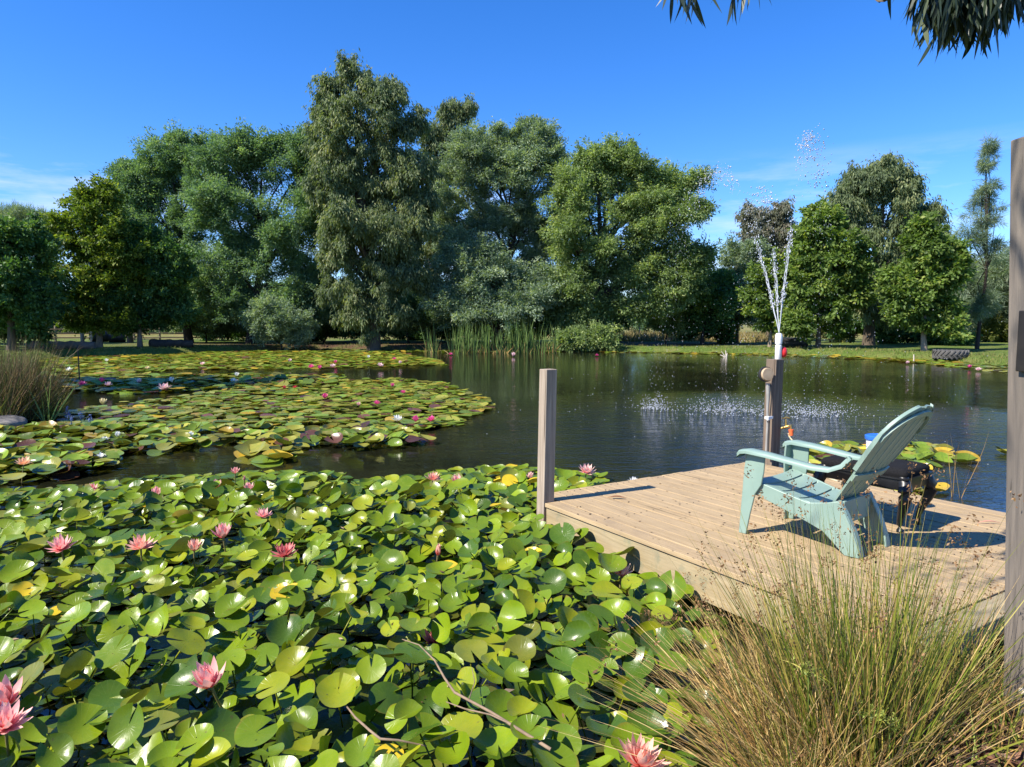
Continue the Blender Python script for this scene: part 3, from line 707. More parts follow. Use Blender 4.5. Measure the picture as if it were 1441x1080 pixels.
def square_post(name, label, x, y, z0, z1, w, mat, tiltx=0.0, cat='post', part='shaft'):
    root = empty(name, (x, y, 0), DRZ, label, cat)
    mb = MB(); h = w / 2; K = 7
    secs = []
    for i in range(K):
        t = i / (K - 1); z = z0 + (z1 - z0) * t; dx = tiltx * (z - 0.35)
        secs.append([Vector((dx + sx * h, sy * h, z)) for sx, sy in ((-1, -1), (1, -1), (1, 1), (-1, 1))])
    mb.loft(secs)
    mb.build(part, mat, root, bevel=0.004)
    return root
p = (C1 + ex * .03 - ey * .22)
square_post('corner_post', 'square weathered timber post at the water corner of the deck', p[0], p[1], -0.8, 1.43, 0.103, M['post'], 0.022)

# tap and fountain post
TP = np.array([2.685, 7.285, 0.35])
tp = square_post('tap_post', 'dark timber post carrying the brass tap and the white fountain nozzle', TP[0], TP[1], -0.8, 1.43, 0.122, M['tappost'], 0.022)
def tploc(px, py, off=0.0, Y=None):
    w = at(px, py, Y=Y if Y else TP[1] + off) - np.array([TP[0], TP[1], 0])
    return Vector((w @ ex, w @ ey, w[2]))
c = Vector((-0.085 + 0.01, -0.03, 1.345 - 0.06))
Mx = Matrix.Translation(tploc(1079, 527, -0.13)) @ Vector((-0.30, -0.95, 0.05)).to_track_quat('Z', 'Y').to_matrix().to_4x4()
mb = MB(); mb.lathe([(0.060, -0.03), (0.066, -0.025), (0.066, 0.02), (0.062, 0.026)], 26, Mx); disc = mb.build('round_cap', M['capwood'], tp, smooth=40)
mb = MB(); mb.lathe([(0.067, -0.035), (0.077, -0.032), (0.077, -0.004), (0.067, -0.001)], 26, Mx); mb.build('cap_rim', M['rubber'], disc, smooth=40)
mb = MB(); pts = [tploc(1081, 540, -0.11), tploc(1081, 556, -0.11), tploc(1080, 575, -0.11), tploc(1080, 600, -0.11), tploc(1078, 640, -0.11)]
mb.tube(pts, [0.024, 0.02, 0.012, 0.012, 0.012], 10); mb.build('conduit', M['conduit'], tp, smooth=50)
mb = MB(); mb.tube([tploc(1084, 540, -0.125), tploc(1086, 560, -0.13), tploc(1083, 590, -0.13), tploc(1081, 640, -0.125)], 0.006, 7); mb.build('black_cable', M['rubber'], tp, smooth=50)
q = tploc(1082, 588, -0.125)
mb = MB(); mb.box((q.x, q.y, q.z), (0.045, 0.018, 0.014)); mb.box((q.x - 0.03, q.y - 0.018, q.z - 0.004), (0.014, 0.008, 0.02)); mb.build('pipe_clamp', M['white'], tp, bevel=0.003)
mb = MB(); mb.box((0.0585 + 0.012, -0.055, 0.98), (0.012, 0.05, 0.40)); 
# brass tap on the side face
tapb = tploc(1099, 603, -0.02)
mb = MB(); d = (tploc(1110, 600, -0.06) - tapb)
mb.tube([tapb, tapb + d * 0.5, tapb + d], [0.013, 0.014, 0.016], 10)
e = tapb + d; vx = Vector((ex[0], -ex[1], 0)).normalized()
mb.tube([e - d * 0.25, e + d * 0.25 + Vector((0, 0, 0.0)), tploc(1113, 606, -0.07), tploc(1113.4, 612, -0.07)], [0.016, 0.016, 0.014, 0.014], 10)
mb.tube([tploc(1106, 601, -0.04), tploc(1106, 590, -0.04)], [0.011, 0.008], 8)
tap = mb.build('tap', M['brass'], tp, smooth=50)
mb = MB(); mb.tube([tploc(1100.5, 588.4, -0.04), tploc(1106, 587.6, -0.04), tploc(1111, 588.4, -0.04)], [0.009, 0.011, 0.009], 8)
mb.build('handle', M['brass'], tap, smooth=50)
mb = MB(); mb.tube([tploc(1113.4, 604.5, -0.07), tploc(1113.4, 606.5, -0.07)], 0.026, 14); mb.tube([tploc(1113.4, 606.5, -0.07), tploc(1113.4, 613, -0.07)], [0.024, 0.022], 14)
mb.build('hose_connector', M['orange'], tap, smooth=40)
# fountain nozzle with red float valve
nz0 = tploc(1099, 505, -0.0); nz0.z = 1.43
k = TP[1] / FPX
mb = MB(); Mn = Matrix.Translation(Vector((0.022 * 1.08 + 0.02, -0.02, 1.43)))
mb.lathe([(0.030, 0), (0.033, 0.004), (0.033, 0.14), (0.027, 0.145), (0.027, 0.155), (0.034, 0.16), (0.036, 0.20), (0.034, 0.245), (0.028, 0.262), (0.012, 0.268)], 20, Mn)
nozzle = mb.build('fountain_nozzle', M['white'], tp, smooth=40)
mb = MB(); Mr = Mn @ Matrix.Translation(Vector((0.055, -0.02, 0.07)))
mb.lathe([(0.006, -0.052), (0.024, -0.044), (0.036, -0.02), (0.038, 0.005), (0.034, 0.028), (0.02, 0.05), (0.006, 0.058)], 18, Mr); mb.tube([Mn @ Vector((0, 0, 0.06)), Mr @ Vector((0, 0, 0))], 0.012, 8)
mb.build('red_valve', M['red'], nozzle, smooth=60)
NOZ = np.array([TP[0], TP[1], 0]) + ex * (0.0238 + 0.02) + ey * (-0.02) + np.array([0, 0, 1.70])

# hose
g0 = at(1113.4, 613, Y=TP[1] - 0.07)
hp = [tuple(g0), tuple(at(1116, 622, Y=TP[1] - 0.08)), tuple(at(1123, 634, Y=TP[1] - 0.10)), tuple(at(1134, 646, Y=TP[1] - 0.15)), tuple(at(1142, 655, Y=TP[1] - 0.25))]
e2 = at(1150, 664, 0.365); hp += [tuple(e2), tuple(at(1165, 672, 0.362)), tuple(at(1185, 676, 0.362))]
mb = MB(); cv = catmull(hp, 4)[:len(hp) * 4 - 4]
mb.tube(cv, 0.0095, 8); tag(mb.build('garden_hose', M['hose'], smooth=60), 'beige garden hose hanging from the brass tap', 'hose')

# big grey post beside the camera
gp = at(1421, 1008, 0.32)
root = empty('tall_post', (gp[0] + 0.07, gp[1] + 0.03, 0), R(8), 'tall grey weathered post at the picture edge beside the bark chips', 'post')
mb = MB(); secs = []
for i in range(9):
    t = i / 8; z = -0.2 + t * 2.68; dx = 0.037 - 0.111 * (z - 0.3) / 2.2
    zz = lambda sx: z + (0.022 * sx if i == 8 else 0)
    secs.append([Vector((dx + sx * 0.066, sy * 0.06, zz(sx))) for sx, sy in ((-1, -1), (1, -1), (1, 1), (-1, 1))])
mb.loft(secs); mb.build('shaft', M['greypost'], root, bevel=0.004)
mb = MB(); mb.box((-0.036 - 0.0725, -0.036, 1.735), (0.008, 0.040, 0.11)); mb.build('dark_bracket', M['darkwood'], root, bevel=0.003)
mb = MB(); mb.lathe([(0.013, 0), (0.013, 0.006), (0.008, 0.009)], 14, Matrix.Translation(Vector((0.032 - 0.067, -0.03, 0.42))) @ Vector((-1, 0, 0)).to_track_quat('Z', 'Y').to_matrix().to_4x4())
mb.build('bolt_head', M['bolt'], root, smooth=40)

# ------------------------------------------------------------------ chair
def lerp(a, b, t): return a + (b - a) * t
def build_chair():
    fx = at(1048, 750.5, 0.35); rx_ = at(1196, 783, 0.35); rf = at(1253.5, 771, 0.35); ff = at(1124, 732, 0.35)
    cen = (fx + rx_ + rf + ff) / 4
    root = empty('garden_chair', (cen[0], cen[1], 0.351), R(38.3), 'pale green plastic reclining garden chair facing the pond on the deck', 'chair')
    P = M['chair']
    # seat: five broad cross slats dished towards the back
    prof = [(.375, .335), (.385, .365), (.365, .385), (.32, .380), (.22, .352), (.12, .327), (.02, .305), (-.08, .289), (-.16, .283), (-.22, .292)]
    def pr(s):
        s = s * (len(prof) - 1); i = min(int(s), len(prof) - 2); return lerp(prof[i][0], prof[i + 1][0], s - i), lerp(prof[i][1], prof[i + 1][1], s - i)
    mb = MB(); edges = [0, .40, .53, .66, .79, .91, 1.0]
    for a_, b_ in zip(edges[:-1], edges[1:]):
        secs = []
        for j in range(9):
            u = -1 + 2 * j / 8; sec = []; low = []
            for s in np.linspace(a_ + .008, b_ - .008, 6 if a_ == 0 else 3):
                y, z = pr(s); hw = lerp(.20, .262, (y + .22) / .6)
                dz = -0.018 * (1 - u * u)
                sec.append(Vector((u * hw, y, z + dz))); low.append(Vector((u * hw, y - .002, z + dz - .013)))
            secs.append(sec + low[::-1])
        mb.loft(secs)
    for u in (-1, 1):   # rolled side edges that join the slats
        pts = [Vector((u * lerp(.20, .262, (y + .22) / .6), y, z - .012)) for y, z in [pr(s) for s in np.linspace(.1, 1, 12)]]
        mb.tube(pts, .013, 8)
    for y, z in ((.25, .34), (.0, .285)):
        mb.box((0, y, z - .02), (.20, .012, .014))
    mb.build('seat', P, root, smooth=40)
    # side rails with the rear legs
    ol = [(.375, .375), (.372, .295), (.25, .262), (.10, .212), (-.04, .165), (-.145, .125), (-.225, .055), (-.285, .0), (-.375, .0), (-.365, .06), (-.325, .17), (-.275, .27), (-.235, .335), (-.17, .315), (-.05, .292), (.10, .325), (.25, .362)]
    for sgn in (-1, 1):
        hx = lambda y, z: lerp(.196, .268, min(1, max(0, (y + .37) / .74))) + (.02 * (.2 - z) if y < -.1 else 0)
        mb = MB()
        mb.prism(ol, lambda p_: Vector((sgn * hx(*p_), p_[0], p_[1])), lambda p_: Vector((sgn * (hx(*p_) + .014), p_[0], p_[1])))
        # flange along the back edge of the leg
        fl = [(-.375, .0), (-.365, .06), (-.325, .17), (-.275, .27), (-.235, .335)]
        secs = [[Vector((sgn * (hx(y, z) + .004), y - .003, z)), Vector((sgn * (hx(y, z) - lerp(.052, .03, i / 4)), y - .003, z)), Vector((sgn * (hx(y, z) - lerp(.052, .03, i / 4)), y + .012, z + .003)), Vector((sgn * (hx(y, z) + .004), y + .012, z + .003))] for i, (y, z) in enumerate(fl)]
        mb.loft(secs)
        mb.build('rear_leg', P, root, bevel=.004, smooth=35)
        # front leg: broad upright tapering to the foot, with an inner return
        fo = [(.245, .555), (.385, .565), (.398, .44), (.405, .25), (.415, .0), (.360, .0), (.335, .15), (.305, .29), (.262, .36), (.248, .45)]
        mb = MB()
        hx2 = lambda y, z: .272 + .022 * (.56 - z) / .56
        mb.prism(fo, lambda p_: Vector((sgn * hx2(*p_), p_[0], p_[1])), lambda p_: Vector((sgn * (hx2(*p_) + .014), p_[0], p_[1])))
        ff_ = [(.385, .565), (.398, .44), (.405, .25), (.415, .0)]; ww = [.075, .072, .05, .034]
        secs = [[Vector((sgn * (hx2(y, z) + .012), y + .002, z)), Vector((sgn * (hx2(y, z) - w_), y + .002, z)), Vector((sgn * (hx2(y, z) - w_), y - .012, z)), Vector((sgn * (hx2(y, z) + .012), y - .012, z))] for (y, z), w_ in zip(ff_, ww)]
        mb.loft(secs)
        mb.build('front_leg', P, root, bevel=.004, smooth=35)
        # armrest
        ap = [(.425, .530), (.432, .556), (.415, .578), (.36, .588), (.22, .580), (.05, .562), (-.10, .545), (-.20, .545), (-.265, .575), (-.315, .635)]
        aw = [.088, .098, .104, .104, .094, .086, .080, .066, .044, .024]
        axs = [.287, .287, .287, .287, .287, .286, .282, .272, .262, .262]
        mb = MB(); secs = []
        for i, (y, z) in enumerate(ap):
            y0, z0 = ap[max(i - 1, 0)]; y1, z1 = ap[min(i + 1, len(ap) - 1)]
            tv = Vector((0, y1 - y0, z1 - z0)).normalized(); nv = Vector((0, tv.z, -tv.y)) * 1.0
            if nv.z < 0 or (i < 2 and nv.y < 0): nv = -nv
            cpt = Vector((sgn * axs[i], y, z)); w2_ = aw[i] / 2
            sec = []
            for u, h in ((-1, -.022), (-1, -.004), (-.8, .004), (0, .007), (.8, .004), (1, -.004), (1, -.022), (.86, -.022), (.8, -.009), (-.8, -.009), (-.86, -.022)):
                sec.append(cpt + Vector((u * w2_, 0, 0)) + nv * h)
            secs.append(sec)
        mb.loft(secs); mb.build('armrest', P, root, smooth=50)
    # backrest
    def bp_(u, v, off=0.0):
        y = lerp(-.165, -.605, v) - .035 * (1 - u * u) * min(1, v * 2 + .4); z = lerp(.285, .955, v)
        hw = lerp(.185, .262, min(1, v / .62)) if v < .62 else .262
        nrm = Vector((0, .63, .41)).normalized()
        return Vector((u * hw, y, z)) + nrm * off
    def vtop(u): return .70 + .305 * math.sqrt(max(0, 1 - (abs(u) * .985) ** 2.1))
    mb = MB(); ns = 7
    for i in range(ns):
        a_, b_ = -1 + 2 * i / ns, -1 + 2 * (i + 1) / ns; gap = .022
        a_ += gap; b_ -= gap; secs = []
        uc = (a_ + b_) / 2
        for v in list(np.linspace(.0, .93, 10)) + [.97, 1.0]:
            sec = []; low = []
            for j in range(5):
                u = lerp(a_, b_, j / 4)
                vv = v * (vtop(u) if v >= .7 else vtop(uc) * (1 - (v / .7)) + vtop(u) * (v / .7))
                bow = .007 * (1 - ((u - uc) / ((b_ - a_) / 2)) ** 2)
                sec.append(bp_(u, vv, .006 + bow)); low.append(bp_(u, vv, -.006 + bow))
            secs.append(sec + low[::-1])
        mb.loft(secs)
    for v0, v1 in ((.30, .36), (.02, .07)):
        secs = []
        for j in range(13):
            u = -1 + j / 6
            secs.append([bp_(u, v0, -.008), bp_(u, v1, -.008), bp_(u, v1, -.020), bp_(u, v0, -.020)])
        mb.loft(secs)
    secs = []
    for j in range(25):     # arched band just below the rounded top
        u = -.98 + 1.96 * j / 24; v1 = vtop(u) - .035; v0 = v1 - .045
        secs.append([bp_(u, v0, -.007), bp_(u, v1, -.007), bp_(u, v1, -.021), bp_(u, v0, -.021)])
    mb.loft(secs)
    back = mb.build('backrest', P, root, smooth=40)
    # raised rim round the back
    mb = MB()
    rim = [bp_(-1, v, .006) for v in np.linspace(.40, .70, 6)] + [bp_(u, vtop(u), .006) for u in np.linspace(-.995, -.30, 9)]
    for side in (-1, 1):
        pts = [Vector((p_.x * -side, p_.y, p_.z)) for p_ in rim]
        secs = []
        for i, p_ in enumerate(pts):
            o_ = Vector((p_.x, 0, max(0, p_.z - .72))).normalized() * .012
            nn = Vector((0, .84, .54)) * (.017 if i < 6 else .012)
            secs.append([p_ + nn * .6 - o_ * .3, p_ + nn * .6 + o_, p_ - nn + o_, p_ - nn - o_ * .3])
        mb.loft(secs)
    mb.build('back_rim', P, back, smooth=50)
    mb = MB(); mb.box((0, -.245, .255), (.175, .008, .075)); mb.build('rear_apron', P, root, bevel=.004)
build_chair()

# ------------------------------------------------------------------ stool and tub
sc0 = (2.66, 5.15)
stool = empty('upholstered_stool', (sc0[0], sc0[1], 0.351), R(38), 'black stool with padded seat and curved legs behind the green chair', 'stool')
SX, SY = 0.20, 0.31
def rrect(hx, hy, z, r=0.03, n=5):
    out = []
    for sx, sy, a0 in ((1, 1, 0), (-1, 1, 90), (-1, -1, 180), (1, -1, 270)):
        for i in range(n):
            a = R(a0 + 90 * i / (n - 1)); out.append(Vector((sx * (hx - r) + r * math.cos(a), sy * (hy - r) + r * math.sin(a), z)))
    return out
mb = MB(); mb.loft([rrect(SX - .004, SY - .004, .388), rrect(SX, SY, .40), rrect(SX, SY, .425), rrect(SX - .014, SY - .014, .442), rrect(SX - .05, SY - .05, .452)])
mb.build('seat_cushion', M['blackcloth'], stool, smooth=50)
mb = MB(); mb.loft([rrect(SX + .004, SY + .004, .300), rrect(SX + .006, SY + .006, .306), rrect(SX + .006, SY + .006, .372), rrect(SX + .018, SY + .018, .378), rrect(SX + .018, SY + .018, .388)])
mb.build('apron', M['black'], stool, smooth=30)
for sx in (-1, 1):
    for sy in (-1, 1):
        dg = Vector((sx, sy, 0)).normalized()
        b0 = Vector((sx * (SX - .03), sy * (SY - .03), 0))
        mb = MB()
        pts = [b0 + dg * o_ + Vector((0, 0, z)) for o_, z in ((-.01, .385), (.018, .34), (.040, .295), (.046, .255), (.026, .20), (-.004, .14), (-.026, .085), (-.032, .045), (-.024, .018), (-.016, .0))]
        mb.tube(pts, [.036, .044, .048, .044, .035, .027, .021, .018, .021, .024], 12)
        mb.build('leg', M['black'], stool, smooth=60)
tx = at(1235, 640, Y=5.33)
tub = empty('plastic_tub', (tx[0], tx[1], 0.351 + 0.4535), R(20), 'white plastic tub with blue lid standing on the black stool', 'tub')
n = N('printed tub'); co = n.coord('Object')
v = n.noise(n.coord('Object', (1, 1, 1.6)), 55, 2)
sz = n.n('SeparateXYZ'); n.l(co, sz.inputs[0])
band = n.math('MULTIPLY', n.rng(sz.outputs[2], .02, .03), n.rng(sz.outputs[2], .105, .095))
M['tub'] = n.done(n.bsdf(n.mix(n.math('MULTIPLY', n.rng(v, .56, .60), band), (.80, .80, .80), (.10, .16, .42)), .35))
mb = MB(); mb.lathe([(.074, 0), (.078, .003), (.084, .118)], 28); mb.build('tub_body', M['tub'], tub, smooth=40)
mb = MB(); mb.lathe([(.084, .116), (.092, .117), (.094, .124), (.094, .146), (.088, .150), (.084, .146), (.04, .145)], 28); mb.build('lid', M['blue'], tub, smooth=40)

# small litter on the deck
def deck_leaf(px, py, ln, wd, ang, mat, name, label, cat):
    c = at(px, py, DZ + .004); mb = MB(); secs = []
    for i in range(7):
        t = i / 6; w_ = wd * math.sin(math.pi * min(max(t, .03), .97)) / 2; z = .012 * math.sin(t * 3.1) + .004
        x = (t - .5) * ln
        secs.append([Vector((x, -w_, z + w_ * .45)), Vector((x, 0, z)), Vector((x, w_, z + w_ * .45)), Vector((x, w_, z + w_ * .45 + .0012)), Vector((x, 0, z + .0012)), Vector((x, -w_, z + w_ * .45 + .0012))])
    mb.loft(secs); o_ = mb.build(name, mat, smooth=70); o_.location = c; o_.rotation_euler = (0, 0, ang); tag(o_, label, cat)
deck_leaf(868, 702, .155, .034, R(-8), M['deadleaf'], 'dead_leaf', 'curled brown dead leaf lying on the deck boards by the corner post', 'leaf')
M['pinkleaf'] = simple('reddish leaf', (.50, .20, .15), (.62, .30, .22), 20, .6)
deck_leaf(1392, 737, .16, .018, R(-4), M['pinkleaf'], 'dead_leaf', 'narrow pinkish leaf on the deck boards beside the tall grey post', 'leaf')
deck_leaf(1082, 689, .07, .03, R(30), M['deadleaf'], 'dead_leaf', 'small brown leaf on the deck boards beyond the chair armrest', 'leaf')
g = np.random.default_rng(5); pts = []
for _ in range(420):
    x = g.uniform(.05, DW - .05); y = -DL * g.random() ** 0.9
    if g.random() < .55: x = (np.floor(x / bw) + g.normal() * .06) * bw
    pts.append((x, y))
P = np.array([[*deck_w(x, y), DZ + .004] for x, y in pts]); k = len(P)
a = unit(g.normal(size=(k, 3)) * np.array([1, 1, .1])); L_ = g.uniform(.006, .030, k)
V, F = leaf_quads(P, a, L_, L_ * .45, unit(g.normal(size=(k, 3)) * .3 + np.array([0, 0, 1])))
o = finish('deck_litter', V, F, np.repeat(pal(g, k, [(.06, .035, .02), (.12, .06, .03), (.03, .02, .015)]), 4, axis=0)); tag(o, kind='stuff')

# ------------------------------------------------------------------ water jets and splashes
n = N('falling water')
M['spray'] = n.done(n.bsdf((.86, .90, .95), .10, None, .6, Transmission_Weight=.55, IOR=1.33))
OCT = np.array([[1, 0, 0], [-1, 0, 0], [0, 1, 0], [0, -1, 0], [0, 0, 1], [0, 0, -1]], float)
OF = np.array([[0, 2, 4], [2, 1, 4], [1, 3, 4], [3, 0, 4], [2, 0, 5], [1, 2, 5], [3, 1, 5], [0, 3, 5]])
def drops(name, P, S, stretch=None):
    k = len(P); S = np.asarray(S)[:, None, None]
    off = OCT[None] * S
    if stretch is not None:
        off = off + stretch[:, None, :] * (off @ np.ones(3))[..., None] * 0
        d = unit(stretch); al = (off * d[:, None, :]).sum(-1, keepdims=True)
        off = off + d[:, None, :] * al * 2.2
    V = (P[:, None, :] + off).reshape(-1, 3); F = (OF[None] + (np.arange(k) * 6)[:, None, None]).reshape(-1, 3)
    me = np_mesh(name, V, F, smooth=True); me.materials.append(M['spray']); return me
GR = 9.81
def jet(label, land, apex_h, seed, share=1.0):
    """a real ballistic jet from the nozzle to the point where it lands"""
    g = np.random.default_rng(seed)
    vz = math.sqrt(2 * GR * apex_h); T = vz / GR + math.sqrt(2 * (apex_h + NOZ[2]) / GR)
    vh = np.array([(land[0] - NOZ[0]) / T, (land[1] - NOZ[1]) / T, 0])
    f = lambda t: NOZ + vh * t[:, None] + np.array([0, 0, 1.0]) * (vz * t - .5 * GR * t * t)[:, None]
    root = empty('water_jet', tuple(NOZ), 0, label, 'water jet', 'jets of the fountain')
    t = np.linspace(0, T * .12, 14); pts = f(t) - NOZ
    mb = MB()
    for s in range(4):
        wob = [Vector(p_) + Vector((math.sin(i * 1.9 + s * 2) * .004 * i * .5, math.cos(i * 1.3 + s) * .004 * i * .5, math.sin(i + s) * .006)) for i, p_ in enumerate(pts)]
        mb.tube(wob[:14 - s], [max(.0012, .0042 - .00028 * i + .0010 * math.sin(i * 2.1 + s)) for i in range(14 - s)], 6)
    mb.build('stream', M['spray'], root, smooth=80)
    k = int(1150 * share); u = g.random(k) ** 1.5; t = T * (.025 + .96 * u)
    clump = .5 + .5 * np.sin(u * 75 + 3 * np.sin(u * 23))
    keep = g.random(k) < (.18 + .82 * clump ** 2); t = t[keep]; u = u[keep]
    P = f(t) - NOZ + g.normal(size=(len(t), 3)) * (.012 + .17 * u[:, None] ** 1.2)
    vel = vh + np.array([0, 0, 1.0]) * (vz - GR * t)[:, None]
    S = g.uniform(.0022, .0068, len(t)) * (1 - .2 * u) * np.where(g.random(len(t)) < .08, 1.6, 1.0)
    k = int(150 * share); t2 = T * g.uniform(.26, .62, k); P2 = f(t2) - NOZ + g.normal(size=(k, 3)) * (.03 + .11 * (t2 / T)[:, None])
    P = np.concatenate([P, P2]); S = np.concatenate([S, g.uniform(.006, .0135, k)]); u = np.concatenate([u, t2 / T])
    vel = np.concatenate([vel, vh + np.array([0, 0, 1.0]) * (vz - GR * t2)[:, None]])
    link('droplets', drops('droplets', P, S, vel * np.where(u < .3, 1, .3)[:, None]), None, root)
l1, l2, l3 = at(922, 575, 0), at(1040, 580, 0), at(1158, 586, 0)
jet('water jet arching furthest towards the corner post', l1, 2.25, 1)
jet('short middle water jet going straight out over the pond', l2, 1.9, 2, .8)
jet('tall water jet bending towards the domed gum tree', l3, 2.62, 3, 1.2)
def splash(label, c, rx, ry, k, seed, h=.28):
    g = np.random.default_rng(seed)
    P = np.stack([c[0] + g.normal(size=k) * rx, c[1] + g.normal(size=k) * ry, np.abs(g.normal(size=k)) ** 1.2 * h * .4 + .004], -1)
    o_ = link('splash', drops('splash', P, g.uniform(.005, .015, k) * np.where(P[:, 2] < .03, 1.25, .9))); tag(o_, label, 'splash', 'splashes of the fountain')
splash('small bright splash where the jet by the corner post lands', at(922, 576, 0), .17, .18, 330, 1)
splash('wide splash in the middle beside the tap post', at(1030, 580, 0), .50, .40, 650, 2)
splash('long splash beyond the brass tap', at(1142, 584, 0), .44, .34, 600, 3)
g = np.random.default_rng(9); k = 1000
P = np.stack([fall[0] + g.normal(size=k) * 1.9, fall[1] - .6 + g.normal(size=k) * 2.2, g.random(k) ** 2 * 2.2 + .004], -1)
o = link('spray', drops('spray', P, g.uniform(.003, .009, k))); tag(o, kind='stuff')

# ------------------------------------------------------------------ water lilies
def pad_unit(seg, rings, seed, curl=1.0):
    g = np.random.default_rng(seed)
    notch = R(g.uniform(3, 13)); th = np.linspace(notch, 2 * math.pi - notch, seg)
    ph = g.uniform(0, 6.28, 4); cup = g.uniform(-.08, .36) * curl; fold = g.uniform(-.05, .30) * curl
    V = [[0, 0, 0]]
    for r in rings:
        rr = r * (1 + (.045 * np.sin(2 * th + ph[0]) + .02 * np.sin(5 * th + ph[1])) * (r > .5))
        lobe = 1 + .07 * np.exp(-((np.minimum(th, 2 * math.pi - th) - notch) / .35) ** 2)
        x = rr * lobe * np.cos(th); y = rr * lobe * np.sin(th) * .97
        z = cup * r ** 2 + fold * np.abs(y) * r + curl * (.055 * np.sin(2 * th + ph[2]) * r ** 2 + .025 * np.sin(4 * th + ph[3]) * r ** 3)
        z += .02 * curl * (r > .95) * np.sin(3 * th + ph[1])
        V += [[a_, b_, c_] for a_, b_, c_ in zip(x, y, z)]
    F = []
    nr = len(rings)
    for i in range(nr):
        o_ = 1 + i * seg
        for k in range(seg - 1):
            if i == 0: F.append((0, o_ + k, o_ + k + 1, 0))
            else: F.append((o_ - seg + k, o_ + k, o_ + k + 1, o_ - seg + k + 1))
    return np.array(V), F
def pad_mat(name, src):
    n = N(name)
    c = n.attr('col', out='Color') if src == 'attr' else n.n('ObjectInfo').outputs['Color']
    uv = n.n('UVMap').outputs[0]
    s = n.n('SeparateXYZ'); n.l(uv, s.inputs[0])
    ang = n.math('ARCTAN2', s.outputs[1], s.outputs[0])
    rad = n.math('SQRT', n.math('ADD', n.math('MULTIPLY', s.outputs[0], s.outputs[0]), n.math('MULTIPLY', s.outputs[1], s.outputs[1])))
    vein = n.rng(n.math('ABSOLUTE', n.math('SINE', n.math('MULTIPLY', ang, 9.0))), 0.0, .16, 1.0, 0.0)
    blot = n.noise(n.coord('World'), 14, 5, .65)
    col = n.mix(n.rng(blot, .38, .68, 0, .5), c, n.mix(1.0, c, (1.55, 1.25, .9), 'MULTIPLY'))
    col = n.mix(n.math('MULTIPLY', vein, .16), col, (.26, .36, .10))
    edge = n.math('MULTIPLY', n.rng(rad, .90, 1.02), n.rng(n.noise(n.coord('World'), 5, 3), .52, .64))
    col = n.mix(n.math('MULTIPLY', edge, .55), col, (.22, .12, .03))
    spot = n.rng(n.noise(n.coord('World'), 34, 2), .70, .76)
    col = n.mix(n.math('MULTIPLY', spot, .6), col, (.10, .06, .025))
    bf = n.n('NewGeometry').outputs['Backfacing']
    col = n.mix(n.math('MULTIPLY', bf, .55), col, (.14, .10, .05))
    h = n.math('ADD', n.math('MULTIPLY', vein, -.5), n.math('MULTIPLY', n.noise(n.coord('World'), 60, 3), .5))
    b = n.bsdf(col, n.rng(blot, .3, .7, .20, .34), n.bump(h, .22, .004), .36)
    tr = n.n('BsdfTranslucent'); n.l(n.mix(1.0, col, (1.3, 1.5, .4), 'MULTIPLY'), tr.inputs[0])
    mx = n.n('MixShader'); mx.inputs[0].default_value = .16
    n.l(b, mx.inputs[1]); n.l(tr.outputs[0], mx.inputs[2])
    return n.done(mx.outputs[0])
M['pad'] = pad_mat('lily pad', 'object'); M['padmass'] = pad_mat('lily pad mass', 'attr')
NEARV = [pad_unit(26, (.28, .6, .84, 1.0), 300 + i, 1.0) for i in range(14)]
FLATV = [pad_unit(14, (.6, 1.0), 400 + i, .18) for i in range(8)]
PADC = {'bright green': (.145, .218, .008), 'green': (.105, .172, .008), 'deep green': (.056, .112, .010), 'yellow-green': (.205, .245, .010), 'olive': (.14, .165, .022), 'yellow': (.50, .38, .02), 'brown': (.16, .085, .03)}
# outline of the near patch in the photograph
PATCH = [(-420, 700), (-150, 694), (0, 690), (60, 684), (150, 677), (230, 668), (300, 664), (390, 660), (470, 662), (500, 672), (590, 668), (625, 660), (700, 652), (740, 653), (800, 660), (852, 668), (858, 684), (850, 700), (1016, 846), (1000, 900), (1004, 980), (1020, 1110), (1020, 1500), (-700, 1500)]
def in_deck(x, y, m=.03):
    d = np.array([x - C1[0], y - C1[1]]); u = d @ ex[:2]; v = d @ ey[:2]
    return -m < u < DW + m and -DL - .3 < v < m
YELLOW = [(400, 866), (172, 1035), (20, 870), (700, 690)]
g = np.random.default_rng(21); near_pads = []; cells = {}
CX_ = g.uniform(-5.8, 2.2, 90000); CY_ = g.uniform(2.05, 8.8, 90000)
PX_, PY_, _w = proj(np.stack([CX_, CY_, CX_ * 0 + .06], -1))
ok_ = inpoly(PX_, PY_, PATCH) & (ring_poly_sd(CX_, CY_, POND) < -.06)
CX_, CY_, PX_, PY_ = CX_[ok_], CY_[ok_], PX_[ok_], PY_[ok_]
ES_ = ring_poly_sd(PX_, PY_, PATCH)
